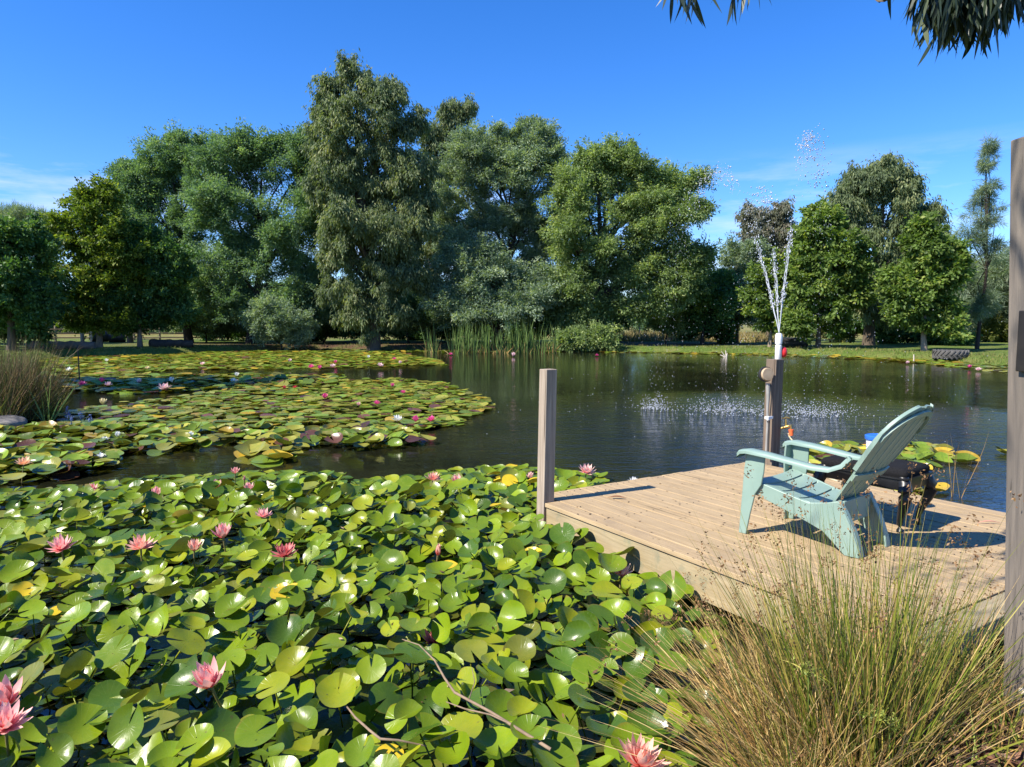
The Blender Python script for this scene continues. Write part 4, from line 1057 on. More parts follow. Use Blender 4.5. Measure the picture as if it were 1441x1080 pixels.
for x, y, px, py, e_ in zip(CX_, CY_, PX_, PY_, ES_):
    if len(near_pads) >= 3600: break
    if in_deck(x, y, .08): continue
    sp = .084 + .018 * g.random() + (.05 if py < 700 else 0)
    ck = (int(x / .16), int(y / .16)); ok = True
    for i in (-1, 0, 1):
        for j in (-1, 0, 1):
            for (qx, qy) in cells.get((ck[0] + i, ck[1] + j), ()):
                if (qx - x) ** 2 + (qy - y) ** 2 < sp * sp: ok = False
    if not ok: continue
    cells.setdefault(ck, []).append((x, y))
    edge = np.clip(-e_ / 45, 0, 1) if py < 760 else np.clip(-e_ / 60, .45, 1)
    z = .018 + edge * g.uniform(.05, .25)
    tl = np.clip(abs(g.normal()) * R(28) * edge + R(3), 0, R(58)); ta = g.uniform(0, 2 * math.pi)
    nx_ = math.sin(tl) * math.cos(ta) - .13 * edge; ny_ = math.sin(tl) * math.sin(ta) - .24 * edge
    nv = Vector((nx_, ny_, math.cos(tl))).normalized()
    rad = g.uniform(.060, .098) * (1.15 if py < 720 else 1.0 if py < 850 else .92) * (.75 if g.random() < .12 else 1)
    q = g.random()
    cname = 'bright green' if q < .34 else 'green' if q < .62 else 'deep green' if q < .82 else 'yellow-green' if q < .945 else 'olive' if q < .98 else 'yellow' if q < .992 else 'olive'
    for yx, yy in YELLOW:
        if (px - yx) ** 2 + (py - yy) ** 2 < 16 ** 2: cname = 'yellow'
    c3 = np.array(PADC[cname]) * (1 + g.normal() * .10)
    near_pads.append(dict(p=np.array([x, y, z]), n=nv, rot=g.uniform(0, 6.283), r=rad, v=int(g.integers(0, len(NEARV))), cn=cname, c=c3, px=px, py=py, edge=edge))
def pad_matrix(d):
    q = d['n'].to_track_quat('Z', 'Y').to_matrix() @ Matrix.Rotation(d['rot'], 3, 'Z')
    return np.array(q) * d['r']
# which pads show largest in the picture: a small item buffer
SCL = .5; IW, IH = int(1441 * SCL), int(1080 * SCL)
ibuf = np.full((IH, IW), -1, int)
order = sorted(range(len(near_pads)), key=lambda i: -proj(near_pads[i]['p'])[2])
for i in order:
    d = near_pads[i]; V, _ = NEARV[d['v']]; rim = V[-26:] @ pad_matrix(d).T + d['p']
    X, Y_, _w = proj(rim); X = X * SCL; Y_ = Y_ * SCL
    x0, x1 = int(max(0, X.min())), int(min(IW - 1, X.max() + 1)); y0, y1 = int(max(0, Y_.min())), int(min(IH - 1, Y_.max() + 1))
    if x1 <= x0 or y1 <= y0: continue
    gxx, gyy = np.meshgrid(np.arange(x0, x1) + .5, np.arange(y0, y1) + .5)
    ibuf[y0:y1, x0:x1][inpoly(gxx, gyy, list(zip(X, Y_)))] = i
vis = np.bincount(ibuf[ibuf >= 0], minlength=len(near_pads))
top = set(np.argsort(-vis)[:300].tolist())

# flowers: picture position, type, colour, size, short phrase, own label
FLOWERS = [
    (33, 649, 'open', 'peach', .085, 0, 'wide open peach lily on the pads beyond the dark channel'),
    (130, 687, 'half', 'pink', .060, 'the cupped channel lily', 'cupped pink lily standing at the channel, closest to the peach one'),
    (220, 693, 'half', 'pink', .066, 'the tilted channel lily', 'tilted deep pink lily between two cupped ones along the channel'),
    (305, 683, 'half', 'pink', .066, 'the cupped lily of the trio', 'upright cupped pink lily beside the cluster of bud and two lilies'),
    (331, 663, 'half', 'pink', .054, 'the tall lily of the trio', 'tall narrow pink lily at the top of the cluster by the channel'),
    (344, 673, 'bud', 'pink', .042, 0, 'small pink bud between two pink lilies in the cluster by the channel'),
    (351, 686, 'half', 'pink', .062, 'the low lily of the trio', 'low pink lily just below the small bud by the channel'),
    (370, 722, 'open', 'pink', .072, 'the pale pink open lily', 'pale pink open lily between the trio and the tall many-petalled lily'),
    (314, 749, 'half', 'pink', .094, 'the many-petalled lily', 'tall many-petalled bright pink lily standing above dark water'),
    (86, 765, 'open', 'pink', .094, 'the outermost pink lily', 'pink lily leaning over the pads nearest the picture side, midway down'),
    (198, 764, 'open', 'salmon', .092, 'the orange-hearted lily', 'flat salmon lily showing its orange heart'),
    (273, 769, 'half', 'salmon', .074, 'the half-hidden salmon lily', 'salmon lily half hidden behind a round pad'),
    (400, 775, 'open', 'red', .088, 'the red fading lily', 'dark red fading lily with drooping outer petals'),
    (609, 671, 'open', 'salmon', .078, 'the spiky lily', 'spiky salmon lily at the patch edge by the open water'),
    (644, 675, 'half', 'pink', .070, 'the tilted shore lily', 'tilted pink lily beside the spiky salmon one by the open water'),
    (746, 670, 'half', 'pale', .050, 'the pale lily at the corner post', 'small pale pink lily just beside the corner post'),
    (825, 660, 'open', 'pale', .090, 'the pink lily beyond the deck', 'pale pink lily raised above pads between corner post and deck edge'),
    (891, 676, 'open', 'white', .050, 0, 'small whitish lily peeping over the deck edge'),
    (616, 775, 'bud', 'salmon', .070, 'the salmon bud', 'salmon half-closed bud sunk among pads in the middle of the patch'),
    (609, 898, 'half', 'red', .070, 'the lily under a pad', 'reddish lily squeezed under a round pad'),
    (874, 803, 'open', 'pale', .084, 'the cream-pink lily by the deck', 'cream and pink lily in the shade below the deck fascia'),
    (297, 952, 'half', 'pink', .098, 'the lone pink lily', 'lone cupped pink lily among the largest green pads'),
    (8, 978, 'half', 'pink', .090, 'the big pink lily at the side', 'big pink lily cut by the picture side, upper of the two'),
    (8, 1010, 'open', 'pink', .088, 0, 'big pink lily cut by the picture side, lower of the two'),
    (901, 1062, 'open', 'salmon', .092, 'the lily by the dry rushes', 'wide open coral lily with yellow heart beside the dry rushes'),
]
FC = {'pink': ((.80, .13, .18), (.92, .50, .46)), 'salmon': ((.82, .16, .14), (.93, .52, .40)), 'peach': ((.88, .36, .17), (.92, .60, .38)), 'red': ((.38, .03, .045), (.72, .22, .20)), 'pale': ((.85, .30, .32), (.92, .62, .54)),
      'white': ((.78, .76, .66), (.86, .86, .82)), 'magenta': ((.55, .02, .17), (.82, .12, .34)), 'lightpink': ((.80, .38, .42), (.90, .66, .66)), 'cream': ((.78, .58, .26), (.85, .74, .44)), 'crimson': ((.50, .02, .05), (.72, .08, .10))}
for kx, (ca, cb) in FC.items():
    n = N('petal ' + kx); t = n.attr('col', out='Color'); s = n.n('SeparateColor'); n.l(t, s.inputs[0])
    f = n.math('ADD', s.outputs[0], n.math('MULTIPLY', n.math('SUBTRACT', n.noise(n.coord('Object'), 60, 3), .5), .35))
    cc = n.ramp(f, [(.0, ca), (.55, cb)])
    b = n.bsdf(cc, .45, None, .4); tr = n.n('BsdfTranslucent'); n.l(cc, tr.inputs[0])
    mx = n.n('MixShader'); mx.inputs[0].default_value = .28; n.l(b, mx.inputs[1]); n.l(tr.outputs[0], mx.inputs[2])
    M['petal ' + kx] = n.done(mx.outputs[0])
def petals_mesh(kind, seed, low=False):
    g = np.random.default_rng(seed); V, F, C = [], [], []
    whorls = {'open': [(9, 12, 1.0, .34), (9, 34, .95, .32), (8, 56, .82, .28), (6, 72, .62, .24)], 'half': [(8, 42, 1.05, .36), (8, 62, 1.02, .36), (7, 74, .95, .32), (5, 82, .8, .28)], 'bud': [(6, 80, 1.0, .42), (6, 86, .95, .40)]}[kind]
    if low: whorls = [(7, w[1], w[2], w[3] * 1.5) for w in whorls[:3]]
    K = 3 if low else 6
    for wi, (cnt, el, ln, wd) in enumerate(whorls):
        for k in range(cnt):
            az = 2 * math.pi * (k + .5 * (wi % 2)) / cnt + g.normal() * .08; e = R(el + g.normal() * 6); l_ = ln * g.uniform(.9, 1.08)
            base = len(V)
            for i in range(K):
                t = i / (K - 1); ee = e + (R(24) * (t - .35) if kind != 'open' or wi > 0 else R(16) * t)
                if kind == 'bud': ee = e + R(14) * (t - .2)
                rr = .05 + l_ * t * math.cos(ee); zz = l_ * t * math.sin(ee) + .03 * wi
                wv = wd * .5 * l_ * (math.sin(math.pi * (.12 + .86 * t ** .8)) if t < 1 else .02) + .004
                for s_, cup in ((-1, .30), (0, 0), (1, .30)):
                    x = rr - cup * wv * math.sin(ee) ; z = zz + cup * wv * math.cos(ee)
                    y = s_ * wv
                    V.append((x * math.cos(az) - y * math.sin(az), x * math.sin(az) + y * math.cos(az), z)); C.append((t, t, t))
            for i in range(K - 1):
                for j in range(2):
                    a_ = base + i * 3 + j; F.append((a_, a_ + 1, a_ + 4, a_ + 3))
    return np.array(V), np.array(F), np.array(C)
PET = {(k, s): petals_mesh(k, 60 + s) for k in ('open', 'half', 'bud') for s in range(3)}
def flower(px, py, kind, colr, size, label, z0, seed, group, tiltv=None):
    """the picture position is the middle of the flower"""
    c = at(px, py, z0 + size * .4); base = Vector((c[0], c[1], z0))
    root = empty('water_lily', base, seed * 1.3, label, 'water lily', group)
    g = random.Random(seed)
    root.rotation_euler = (R(g.uniform(-4, 22)), R(g.uniform(-14, 14)), 0)
    V, F, C = PET[(kind, seed % 3)]
    a_ = seed * 1.7; rt = np.array([[math.cos(a_), -math.sin(a_), 0], [math.sin(a_), math.cos(a_), 0], [0, 0, 1]])
    me = np_mesh('petals', (V @ rt.T) * size, F, vcol=C, smooth=True); me.materials.append(M['petal ' + colr]); link('petals', me, None, root)
    if kind != 'bud':
        mb = MB()
        for k in range(16):
            az = k * 2.4; r_ = size * (.07 + .11 * (k % 4) / 4); h_ = size * (.26 + .12 * ((k * 7) % 5) / 5)
            mb.tube([(r_ * .5 * math.cos(az), r_ * .5 * math.sin(az), size * .04), (r_ * math.cos(az), r_ * math.sin(az), h_)], [size * .02, size * .028], 5)
        mb.build('stamens', M['yellowcentre'], root, smooth=60)
    mb = MB(); mb.tube([(0, 0, size * .05), (0, -.004, -.06), (.01, .0, -z0 - .25)], [.0065, .0055, .006], 7); mb.build('stem', M['greenstem'], root, smooth=60)
for i, (px, py, kind, colr, size, sh, label) in enumerate(FLOWERS):
    hi = .21 if py < 700 else .27; size *= 1.28 if py < 700 else 1.14
    if i in (0,): hi = .20
    if i in (17,): hi = .30
    if i in (19,): hi = .10
    if i == 20: hi = .16
    flower(px, py, kind, colr, size, label, hi, i + 1, 'pink water lilies of the near patch')
    # keep the big pads from burying the flower
    c = at(px, py, hi + size * .4)
    for d in near_pads:
        dxy = d['p'][:2] - c[:2]
        if np.hypot(*dxy) < d['r'] + size * .55:
            pf = proj(d['p'])
            if pf[1] > py - 6 and i not in (11, 18, 19): d['p'][2] = min(d['p'][2], max(.02, hi - .13))
            elif np.hypot(*dxy) < d['r'] * .7: d['p'][2] = min(d['p'][2], max(.02, hi - .06))

# pads added under the raised ones, coloured dark so the gaps look shaded
under = []
CU = g.uniform(-5.8, 2.2, 26000); CV = g.uniform(2.05, 8.8, 26000); cells = {}
PX_, PY_, _w = proj(np.stack([CU, CV, CU * 0], -1))
ok_ = inpoly(PX_, PY_, PATCH) & (ring_poly_sd(CU, CV, POND) < -.04) & (PY_ > 705)
for x, y in zip(CU[ok_], CV[ok_]):
    if in_deck(x, y, .0): continue
    ck = (int(x / .16), int(y / .16))
    if any((qx - x) ** 2 + (qy - y) ** 2 < .0145 for i in (-1, 0, 1) for j in (-1, 0, 1) for qx, qy in cells.get((ck[0] + i, ck[1] + j), ())): continue
    cells.setdefault(ck, []).append((x, y)); under.append((x, y))
# the single pads
LAND = [(px, py, sh) for (px, py, k, c_, s_, sh, l_) in FLOWERS if sh] + [(400, 866, 'the yellow pad'), (660, 920, 'the fork of the twig'), (555, 1000, 'the dark gap'), (770, 735, 'the corner post foot'), (480, 850, 'the middle of the patch'), (720, 830, 'the pad group before the deck'), (130, 900, 'the brown-tipped pad'), (460, 1010, 'the twig end'), (850, 900, 'the dry rushes')]
LAND = [l for l in LAND if l[2] not in ('the dark gap', 'the middle of the patch', 'the pad group before the deck', 'the brown-tipped pad')]
DIRS = ['right of', 'below right of', 'below', 'below left of', 'left of', 'above left of', 'above', 'above right of']
ORD = ['first', 'second', 'third', 'fourth', 'fifth', 'sixth', 'seventh', 'eighth', 'ninth', 'tenth', 'eleventh', 'twelfth', 'thirteenth', 'fourteenth', 'fifteenth', 'sixteenth', 'seventeenth', 'eighteenth']
buckets = {}
for i in top:
    d = near_pads[i]; X, Y_, _w = proj(d['p'])
    best = min(LAND, key=lambda l: (l[0] - X) ** 2 + ((l[1] - Y_) * 1.3) ** 2)
    a_ = math.degrees(math.atan2((Y_ - best[1]) * 1.3, X - best[0])) % 360
    buckets.setdefault((best[2], DIRS[int((a_ + 22.5) // 45) % 8]), []).append((math.hypot(X - best[0], (Y_ - best[1]) * 1.3), i))
padmeshes = []
for v, (V, F) in enumerate(NEARV):
    me = bpy.data.meshes.new('lily_pad'); q = [f for f in F]
    VV = [tuple(p_) for p_ in V]; FF = [tuple(dict.fromkeys(f)) for f in q]
    nb0 = len(VV); st = MB(); st.tube([(0, 0, -.03), (.1, .05, -1.2), (.25, .1, -2.6)], .045, 6)
    VV += st.v; FF += [tuple(k + nb0 for k in f) for f in st.f]
    me.from_pydata(VV, [], FF); me.shade_smooth()
    uvl = me.uv_layers.new(name='UVMap'); vi = np.empty(len(me.loops), np.int32); me.loops.foreach_get('vertex_index', vi)
    uvl.data.foreach_set('uv', np.array(VV)[vi][:, :2].astype(np.float32).ravel())
    me.materials.append(M['pad']); padmeshes.append(me)
for (lm, dr), lst in buckets.items():
    lst.sort()
    for kx, (_, i) in enumerate(lst):
        d = near_pads[i]
        o = bpy.data.objects.new('lily_pad', padmeshes[d['v']]); COL.objects.link(o)
        mt = Matrix.Translation(Vector(d['p'])) @ (d['n'].to_track_quat('Z', 'Y').to_matrix().to_4x4() @ Matrix.Rotation(d['rot'], 4, 'Z')) @ Matrix.Scale(d['r'], 4)
        o.matrix_world = mt; o.color = (*np.clip(d['c'], 0, 1), 1)
        nn = d['n']
        lean = 'tipped right' if nn.x > .28 else 'tipped left' if nn.x < -.28 else 'tilted' if nn.y < -.32 else 'flat'
        lb = f"{d['cn']} lily pad {lean}, {ORD[min(kx, 17)]} {dr} {lm}"
        if len(lb.split()) > 16 or lb.count('-') + len(lb.split()) > 16: lb = f"{d['cn']} pad, {ORD[min(kx, 17)]} {dr} {lm}"
        tag(o, lb, 'lily pad', 'lily pads of the near patch')

# crumbs and dead scraps lying on the pads
g = np.random.default_rng(91); PL, CL = [], []
for d in near_pads:
    if g.random() < .45:
        for _ in range(int(g.integers(1, 5))):
            q = g.normal(size=2) * .35 * d['r']; t3 = np.array(d['n'].orthogonal().normalized()); b3 = np.cross(np.array(d['n']), t3)
            PL.append((d['p'] + t3 * q[0] + b3 * q[1] + np.array(d['n']) * (.007 + .004 * g.random()), g.uniform(.004, .013) if g.random() < .85 else g.uniform(.018, .045)))
    if g.random() < .05: PL.append((d['p'] + np.array([g.normal() * .05, g.normal() * .05, .01]), g.uniform(.03, .07)))
P = np.array([q[0] for q in PL]); L_ = np.array([q[1] for q in PL]); k = len(P)
V, F = leaf_quads(P, unit(g.normal(size=(k, 3)) * np.array([1, 1, .35])), L_, L_ * g.uniform(.25, .5, k), unit(g.normal(size=(k, 3)) * .4 + np.array([0, 0, 1])))
o = finish('pad_litter', V, F, np.repeat(pal(g, k, [(.12, .065, .03), (.28, .17, .08), (.42, .30, .17), (.06, .035, .02)]), 4, axis=0)); tag(o, kind='stuff')
# the rest of the pads
acc = []
def add_pad(acc, unitmesh, mat3, p, c):
    V, F = unitmesh; acc.append((V @ mat3.T + p, np.array(F), np.repeat(np.array(c)[None], len(V), 0), V[:, :2]))
for i, d in enumerate(near_pads):
    if i not in top: add_pad(acc, NEARV[d['v']], pad_matrix(d), d['p'], d['c'])
for x, y in under:
    q = g.random(); c_ = np.array(PADC['deep green'] if q < .6 else PADC['olive'] if q < .85 else PADC['green']) * g.uniform(.5, .9)  # greens darkened to put shade into the low layer
    nv = Vector((g.normal() * .06, g.normal() * .06, 1)).normalized()
    add_pad(acc, FLATV[int(g.integers(0, 8))], np.array(nv.to_track_quat('Z', 'Y').to_matrix() @ Matrix.Rotation(g.uniform(0, 6.283), 3, 'Z')) * g.uniform(.08, .12), np.array([x, y, .006 + .012 * g.random()]), c_)
BEDS = [
    ([(-300, 618), (-60, 610), (60, 606), (150, 606), (250, 618), (240, 636), (170, 648), (140, 664), (50, 680), (-60, 688), (-300, 698)], .15, (.10, .15), .11, (.8, .14, .03, .03)),
    # outline in the photograph, spacing, radius range, lift, palette weights (bright, olive, yellow, brown)
    ([(-300, 615), (-60, 605), (60, 598), (110, 578), (200, 566), (260, 560), (330, 548), (420, 540), (560, 534), (620, 540), (655, 552), (692, 568), (690, 580), (660, 588), (640, 600), (600, 606), (560, 616), (628, 627), (560, 633), (500, 636), (440, 632), (420, 642), (330, 626), (250, 640), (180, 648), (150, 664), (60, 682), (-60, 690), (-300, 700)],   .165, (.10, .16), .06, (.50, .40, .04, .06)),
    ([(310, 645), (400, 636), (420, 648), (385, 655), (330, 655)], .25, (.16, .22), .02, (.3, .5, .2, 0)),
    ([(255, 634), (298, 634), (300, 641), (255, 641)], .4, (.2, .26), .01, (.2, .6, .2, 0)),
    ([(82, 543), (200, 538), (330, 538), (480, 534), (470, 545), (330, 550), (200, 556), (90, 552)], .24, (.14, .22), .12, (.55, .2, .15, .1)),
    ([(60, 500), (140, 497), (300, 495), (450, 495), (560, 497), (615, 508), (628, 514), (560, 517), (440, 520), (330, 521), (240, 521), (180, 528), (480, 528), (470, 537), (80, 541), (60, 530)],   .26, (.15, .23), .06, (.50, .38, .07, .05)),
    ([(1120, 642), (1140, 632), (1180, 628), (1290, 625), (1328, 632), (1335, 650), (1300, 665), (1330, 690), (1290, 705), (1200, 690), (1130, 668)],   .15, (.09, .135), .02, (.42, .42, .10, .06)),
    ([(1335, 640), (1420, 632), (1430, 648), (1340, 655)], .42, (.10, .15), .01, (.3, .5, .1, .1)),
    ([(780, 495), (900, 497), (1020, 499.5), (1100, 501.5), (1200, 506), (1300, 512), (1420, 526), (1430, 516.6), (1300, 506.6), (1100, 498.6), (950, 496.6), (800, 494.2)], .30, (.15, .24), .03, (.45, .35, .12, .08)),
    ([(450, 492.5), (620, 493.6), (800, 494.4), (800, 496), (620, 496), (450, 495)], .34, (.16, .24), .05, (.7, .25, .05, 0)),
]
PALB = [np.array(c_) for c_ in ((.130, .205, .022), (.215, .225, .035), (.36, .26, .03), (.10, .045, .030))]
g = np.random.default_rng(33)
for poly, sp, (r0, r1), lift, wt_ in BEDS:
    wp = np.array([at(x, y, 0)[:2] for x, y in poly]); x0, y0 = wp.min(0); x1, y1 = wp.max(0)
    area = (x1 - x0) * (y1 - y0); kk = min(int(area / (sp * sp) * 1.15), 40000)
    X = g.uniform(x0, x1, kk); Y_ = g.uniform(y0, y1, kk)
    keep = inpoly(X, Y_, [tuple(q) for q in wp])
    patch = np.sin(X * 1.1 + 2 * np.sin(Y_ * .7)) * np.sin(Y_ * 1.3 + X * .35)
    keep &= g.random(kk) < np.where(patch < -.55, .45, 1.0)
    keep &= ring_poly_sd(X, Y_, POND) < -.05
    dwx = (X - C1[0]) * ex[0] + (Y_ - C1[1]) * ex[1]; dwy = (X - C1[0]) * ey[0] + (Y_ - C1[1]) * ey[1]
    keep &= ~((dwx > -.1) & (dwx < DW + .12) & (dwy < .1))
    wts = np.array(wt_)
    for x, y, pt in zip(X[keep], Y_[keep], patch[keep]):
        q = g.choice(4, p=wts / wts.sum())
        c_ = PALB[q] * max(.45, 1 + g.normal() * .28)
        near_b = y < 11.5 and lift < .1
        upl = lift * 2.2 if near_b else lift
        tl = abs(g.normal()) * R(13 if (near_b or lift > .1) else 7); ta = g.uniform(0, 6.283)
        nv = Vector((math.sin(tl) * math.cos(ta), math.sin(tl) * math.sin(ta) - (.10 if near_b else .02), math.cos(tl))).normalized()
        r_ = g.uniform(r0, r1)
        mt = np.array(nv.to_track_quat('Z', 'Y').to_matrix() @ Matrix.Rotation(g.uniform(0, 6.283), 3, 'Z')) * r_
        add_pad(acc, (NEARV if near_b else FLATV)[int(g.integers(0, 8))], mt, np.array([x, y, .008 + upl * g.random()]), c_)
Vs, Fs, Cs, Us = [], [], [], []; k0 = 0
for V, F, C, U in acc:
    Vs.append(V); Fs.append(F + k0); Cs.append(C); Us.append(U); k0 += len(V)
V = np.concatenate(Vs); F = np.concatenate(Fs); C = np.concatenate(Cs); U = np.concatenate(Us)
tri = F[:, 0] == F[:, 3]
me = bpy.data.meshes.new('lily_pads')
T3 = F[tri][:, :3]; Q4 = F[~tri]
li = np.concatenate([T3.ravel(), Q4.ravel()]).astype(np.int32)
ls = np.concatenate([np.arange(len(T3)) * 3, len(T3) * 3 + np.arange(len(Q4)) * 4]).astype(np.int32)
me.vertices.add(len(V)); me.vertices.foreach_set('co', V.astype(np.float32).ravel())
me.loops.add(len(li)); me.loops.foreach_set('vertex_index', li)
me.polygons.add(len(ls)); me.polygons.foreach_set('loop_start', ls); me.polygons.foreach_set('use_smooth', np.ones(len(ls), bool))
me.update(calc_edges=True)
c4 = np.ones((len(V), 4), np.float32); c4[:, :3] = np.clip(C, 0, 1)
me.attributes.new('col', 'FLOAT_COLOR', 'POINT').data.foreach_set('color', c4.ravel())
me.uv_layers.new(name='UVMap').data.foreach_set('uv', U[li].astype(np.float32).ravel())
o = link('lily_pads', me, M['padmass']); tag(o, kind='stuff')

# flowers far off on the pads
FAR = [
    (142, 642, 'white', .075, 'white lily at the channel edge below the blue-flowered weed'), (165, 613, 'white', .080, 'larger of two white lilies close together on the broad pad bed'),
    (147, 618, 'white', .070, 'smaller of two white lilies close together on the broad pad bed'), (268, 613, 'white', .080, 'white lily alone in the middle of the broad pad bed'),
    (559, 590, 'white', .13, 'full white lily beside the two magenta ones near open water'), (585, 591, 'magenta', .11, 'magenta lily between the full white one and another magenta'),
    (607, 590, 'magenta', .11, 'magenta lily closest to the open water, beside another magenta'), (457, 559, 'magenta', .12, 'bright magenta-pink lily midway along the broad pad bed'),
    (530, 567, 'magenta', .10, 'pink lily on the broad bed above the full white one'), (552, 543, 'magenta', .10, 'pink lily close to the far edge of the broad pad bed'),
    (567, 552, 'magenta', .10, 'pink lily second from the far edge of the broad pad bed'), (400, 546, 'crimson', .09, 'crimson lily on fresh green pads, one of two, nearer the reeds'),
    (415, 545, 'crimson', .09, 'crimson lily on fresh green pads, one of two, nearer open water'), (505, 570, 'pale', .08, 'small salmon lily in the middle of the broad pad bed'),
    (115, 540, 'magenta', .13, 'magenta lily in the tree shadow at the foot of the thin stake'), (143, 536, 'magenta', .13, 'darker magenta lily in the tree shadow past the thin stake'),
    (152, 541, 'lightpink', .13, 'round pale pink lily next to the magenta ones by the stake'), (195, 537, 'lightpink', .12, 'greyish pink lily in the tree shadow on the raised pads'),
    (231, 545, 'lightpink', .19, 'big pale pink lily on the raised pads along the tree shadow'), (242, 536, 'white', .14, 'whitish lily just above the big pale pink one'),
    (97, 520, 'white', .15, 'white lily by the reed bank on the far pads'), (150, 508, 'white', .14, 'white lily on the far pads below the lawn'),
    (207, 518, 'cream', .13, 'cream lily on the far pads above the tree shadow'), (333, 528, 'white', .13, 'white lily in the shadow, higher of two'),
    (329, 536, 'white', .15, 'white lily in the shadow, lower of two'), (145, 567, 'cream', .13, 'pale yellow lily at the edge of the blue sky reflection'),
    (438, 516, 'magenta', .17, 'dark pink lily at the far bed edge over the black reflection'), (450, 518, 'magenta', .14, 'dark pink lily at the far bed edge, lowest of the group'),
    (468, 515, 'lightpink', .14, 'light pink lily beside the dark pink pair on the far bed'), (472, 510, 'magenta', .14, 'pink lily above the light pink one on the far bed'),
    (535, 514, 'lightpink', .18, 'wide light pink lily towards the tip of the far bed'), (563, 511, 'lightpink', .13, 'light pink lily at the tip of the far bed'),
    (555, 505, 'magenta', .13, 'small pink lily behind the tip of the far bed'), (519, 503, 'white', .14, 'white lily at the back of the far bed'),
    (285, 512, 'lightpink', .14, 'pink lily on the far pads beneath the broad wattle'), (408, 508, 'lightpink', .14, 'pink lily on the far bed in front of the rounded shrub'),
    (634, 498.5, 'magenta', .16, 'pink lily floating at the foot of the cattails, by the reed gap'), (722, 500, 'lightpink', .20, 'pink lily floating below the middle of the cattails'),
    (840, 500, 'magenta', .14, 'pink lily floating below the low light green shrub'), (1365, 517, 'magenta', .14, 'pink lily on the bank pads below the big tyre'),
    (1377, 520, 'lightpink', .14, 'paler pink lily on the bank pads below the big tyre'), (1277, 511, 'lightpink', .13, 'pale pink lily on the bank pads by the pale stake'),
]
LOWP = [petals_mesh('open', 90 + s, True) for s in range(3)]; LOWH = [petals_mesh('half', 95 + s, True) for s in range(3)]
for i, (px, py, colr, size, label) in enumerate(FAR):
    V, F, C = (LOWH if i % 2 else LOWP)[i % 3]
    me = np_mesh('water_lily', V * size, F, vcol=C); me.materials.append(M['petal ' + colr])
    z0 = .22 if 533 < py < 547 and px < 260 else .12
    if px > 620: z0 = .04
    c = at(px, py, z0 + .3 * size); o = link('water_lily', me); o.location = (c[0], c[1], z0); o.rotation_euler = (.15, .1 * math.sin(i), i * .9)
    tag(o, label, 'water lily', 'water lilies on the far pads')
# upturned pale leaves along the raised pads
# ------------------------------------------------------------------ twig over the pads
root = empty('fallen_twig', tuple(at(690, 960, .27)), 0, 'thin forked brown twig lying across the green lily pads', 'twig')
b0 = at(690, 960, .27)
def tw(pts, z): return [Vector(at(x, y, zz) - b0) for (x, y), zz in zip(pts, z)]
mb = MB(); mb.tube(tw([(775, 1055), (735, 1030), (690, 1002), (640, 975), (626, 955), (612, 930), (590, 908), (566, 900)], [.24, .27, .29, .30, .30, .29, .27, .24]), [.007, .0065, .006, .0055, .005, .004, .003, .002], 7); mb.build('main_stem', M['twig'], root, smooth=60)
mb = MB(); mb.tube(tw([(716, 1018), (690, 1006), (655, 998), (628, 988)], [.28, .29, .29, .27]), [.004, .0035, .003, .0018], 6)
mb.tube(tw([(640, 975), (660, 985), (668, 960), (664, 940)], [.30, .30, .29, .28]), [.003, .003, .002, .0015], 6)
mb.build('side_stem', M['twig'], root, smooth=60)
root = empty('fallen_twig', tuple(at(520, 1030, .25)), 0, 'bent grey twig half sunk among the pads at the picture bottom', 'twig')
b0 = at(520, 1030, .25)
mb = MB(); mb.tube(tw([(486, 992), (500, 1010), (520, 1028), (535, 1040), (560, 1042), (600, 1050)], [.22, .25, .27, .27, .26, .22]), [.003, .004, .0045, .0045, .004, .003], 6); mb.build('main_stem', M['twig'], root, smooth=60)

# ------------------------------------------------------------------ rushes on the near bank
def tussock(name, label, x, y, green=0, dry=0, seeds=0, r=.16, h=(.45, .85), lean=.35, seed=1, dir_dry=(0, 0), dir_green=(0, 0), dark=0, w=.0052, dlean=.6, dh=None, seed_h=None, flat=0):
    g = np.random.default_rng(seed); z = max(gz(x, y), .14)
    root = empty(name, (x, y, z), 0, label, 'rush', 'rushes on the near bank')
    if green:
        V, F, C, _ = tuft_blades(g, green, r, h[0], h[1], w, lean, GREEN, -.03, dir_green, .3, 7); finish('green_blades', V, F, C, root)
    if dry:
        dh = dh or (h[0] * .8, h[1] * .95)
        V, F, C, _ = tuft_blades(g, dry, r * 1.25, dh[0], dh[1], w * .75, dlean, STRAW, -.03, dir_dry, .5, 7); finish('dry_stems', V, F, C, root)
    if seeds:
        sh = seed_h or (h[1] * .75, h[1] * 1.08)
        V, F, C, P = tuft_blades(g, seeds, r * .9, sh[0], sh[1], w * .8, lean * .9, STRAW + GREEN, -.03, dir_green, .25, 7)
        parts = [(V, F, C)]
        for b in range(seeds):
            k = int(g.integers(9, 26)); tip = P[b, -1]
            q = tip + g.normal(size=(k, 3)) * np.array([.010, .010, .016]) - np.array([0, 0, .012])
            L_ = g.uniform(.007, .017, k)
            vv, ff = leaf_quads(q, unit(g.normal(size=(k, 3))), L_, L_ * .5, unit(g.normal(size=(k, 3))))
            parts.append((vv, ff, np.repeat(pal(g, k, RUST), 4, axis=0)))
        V, F, C = merge(parts); finish('seed_heads', V, F, C, root)
    return root
def gpt(px, py, z=.3): p_ = at(px, py, z); return p_[0], p_[1]
x, y = gpt(1205, 1030); tussock('rush', 'tall green rush tussock with brown seed heads in front of the chair', x, y, 560, 300, 64, .17, (.40, 1.10), .33, 1, (-.12, .12), (-.04, .08), dlean=.55)
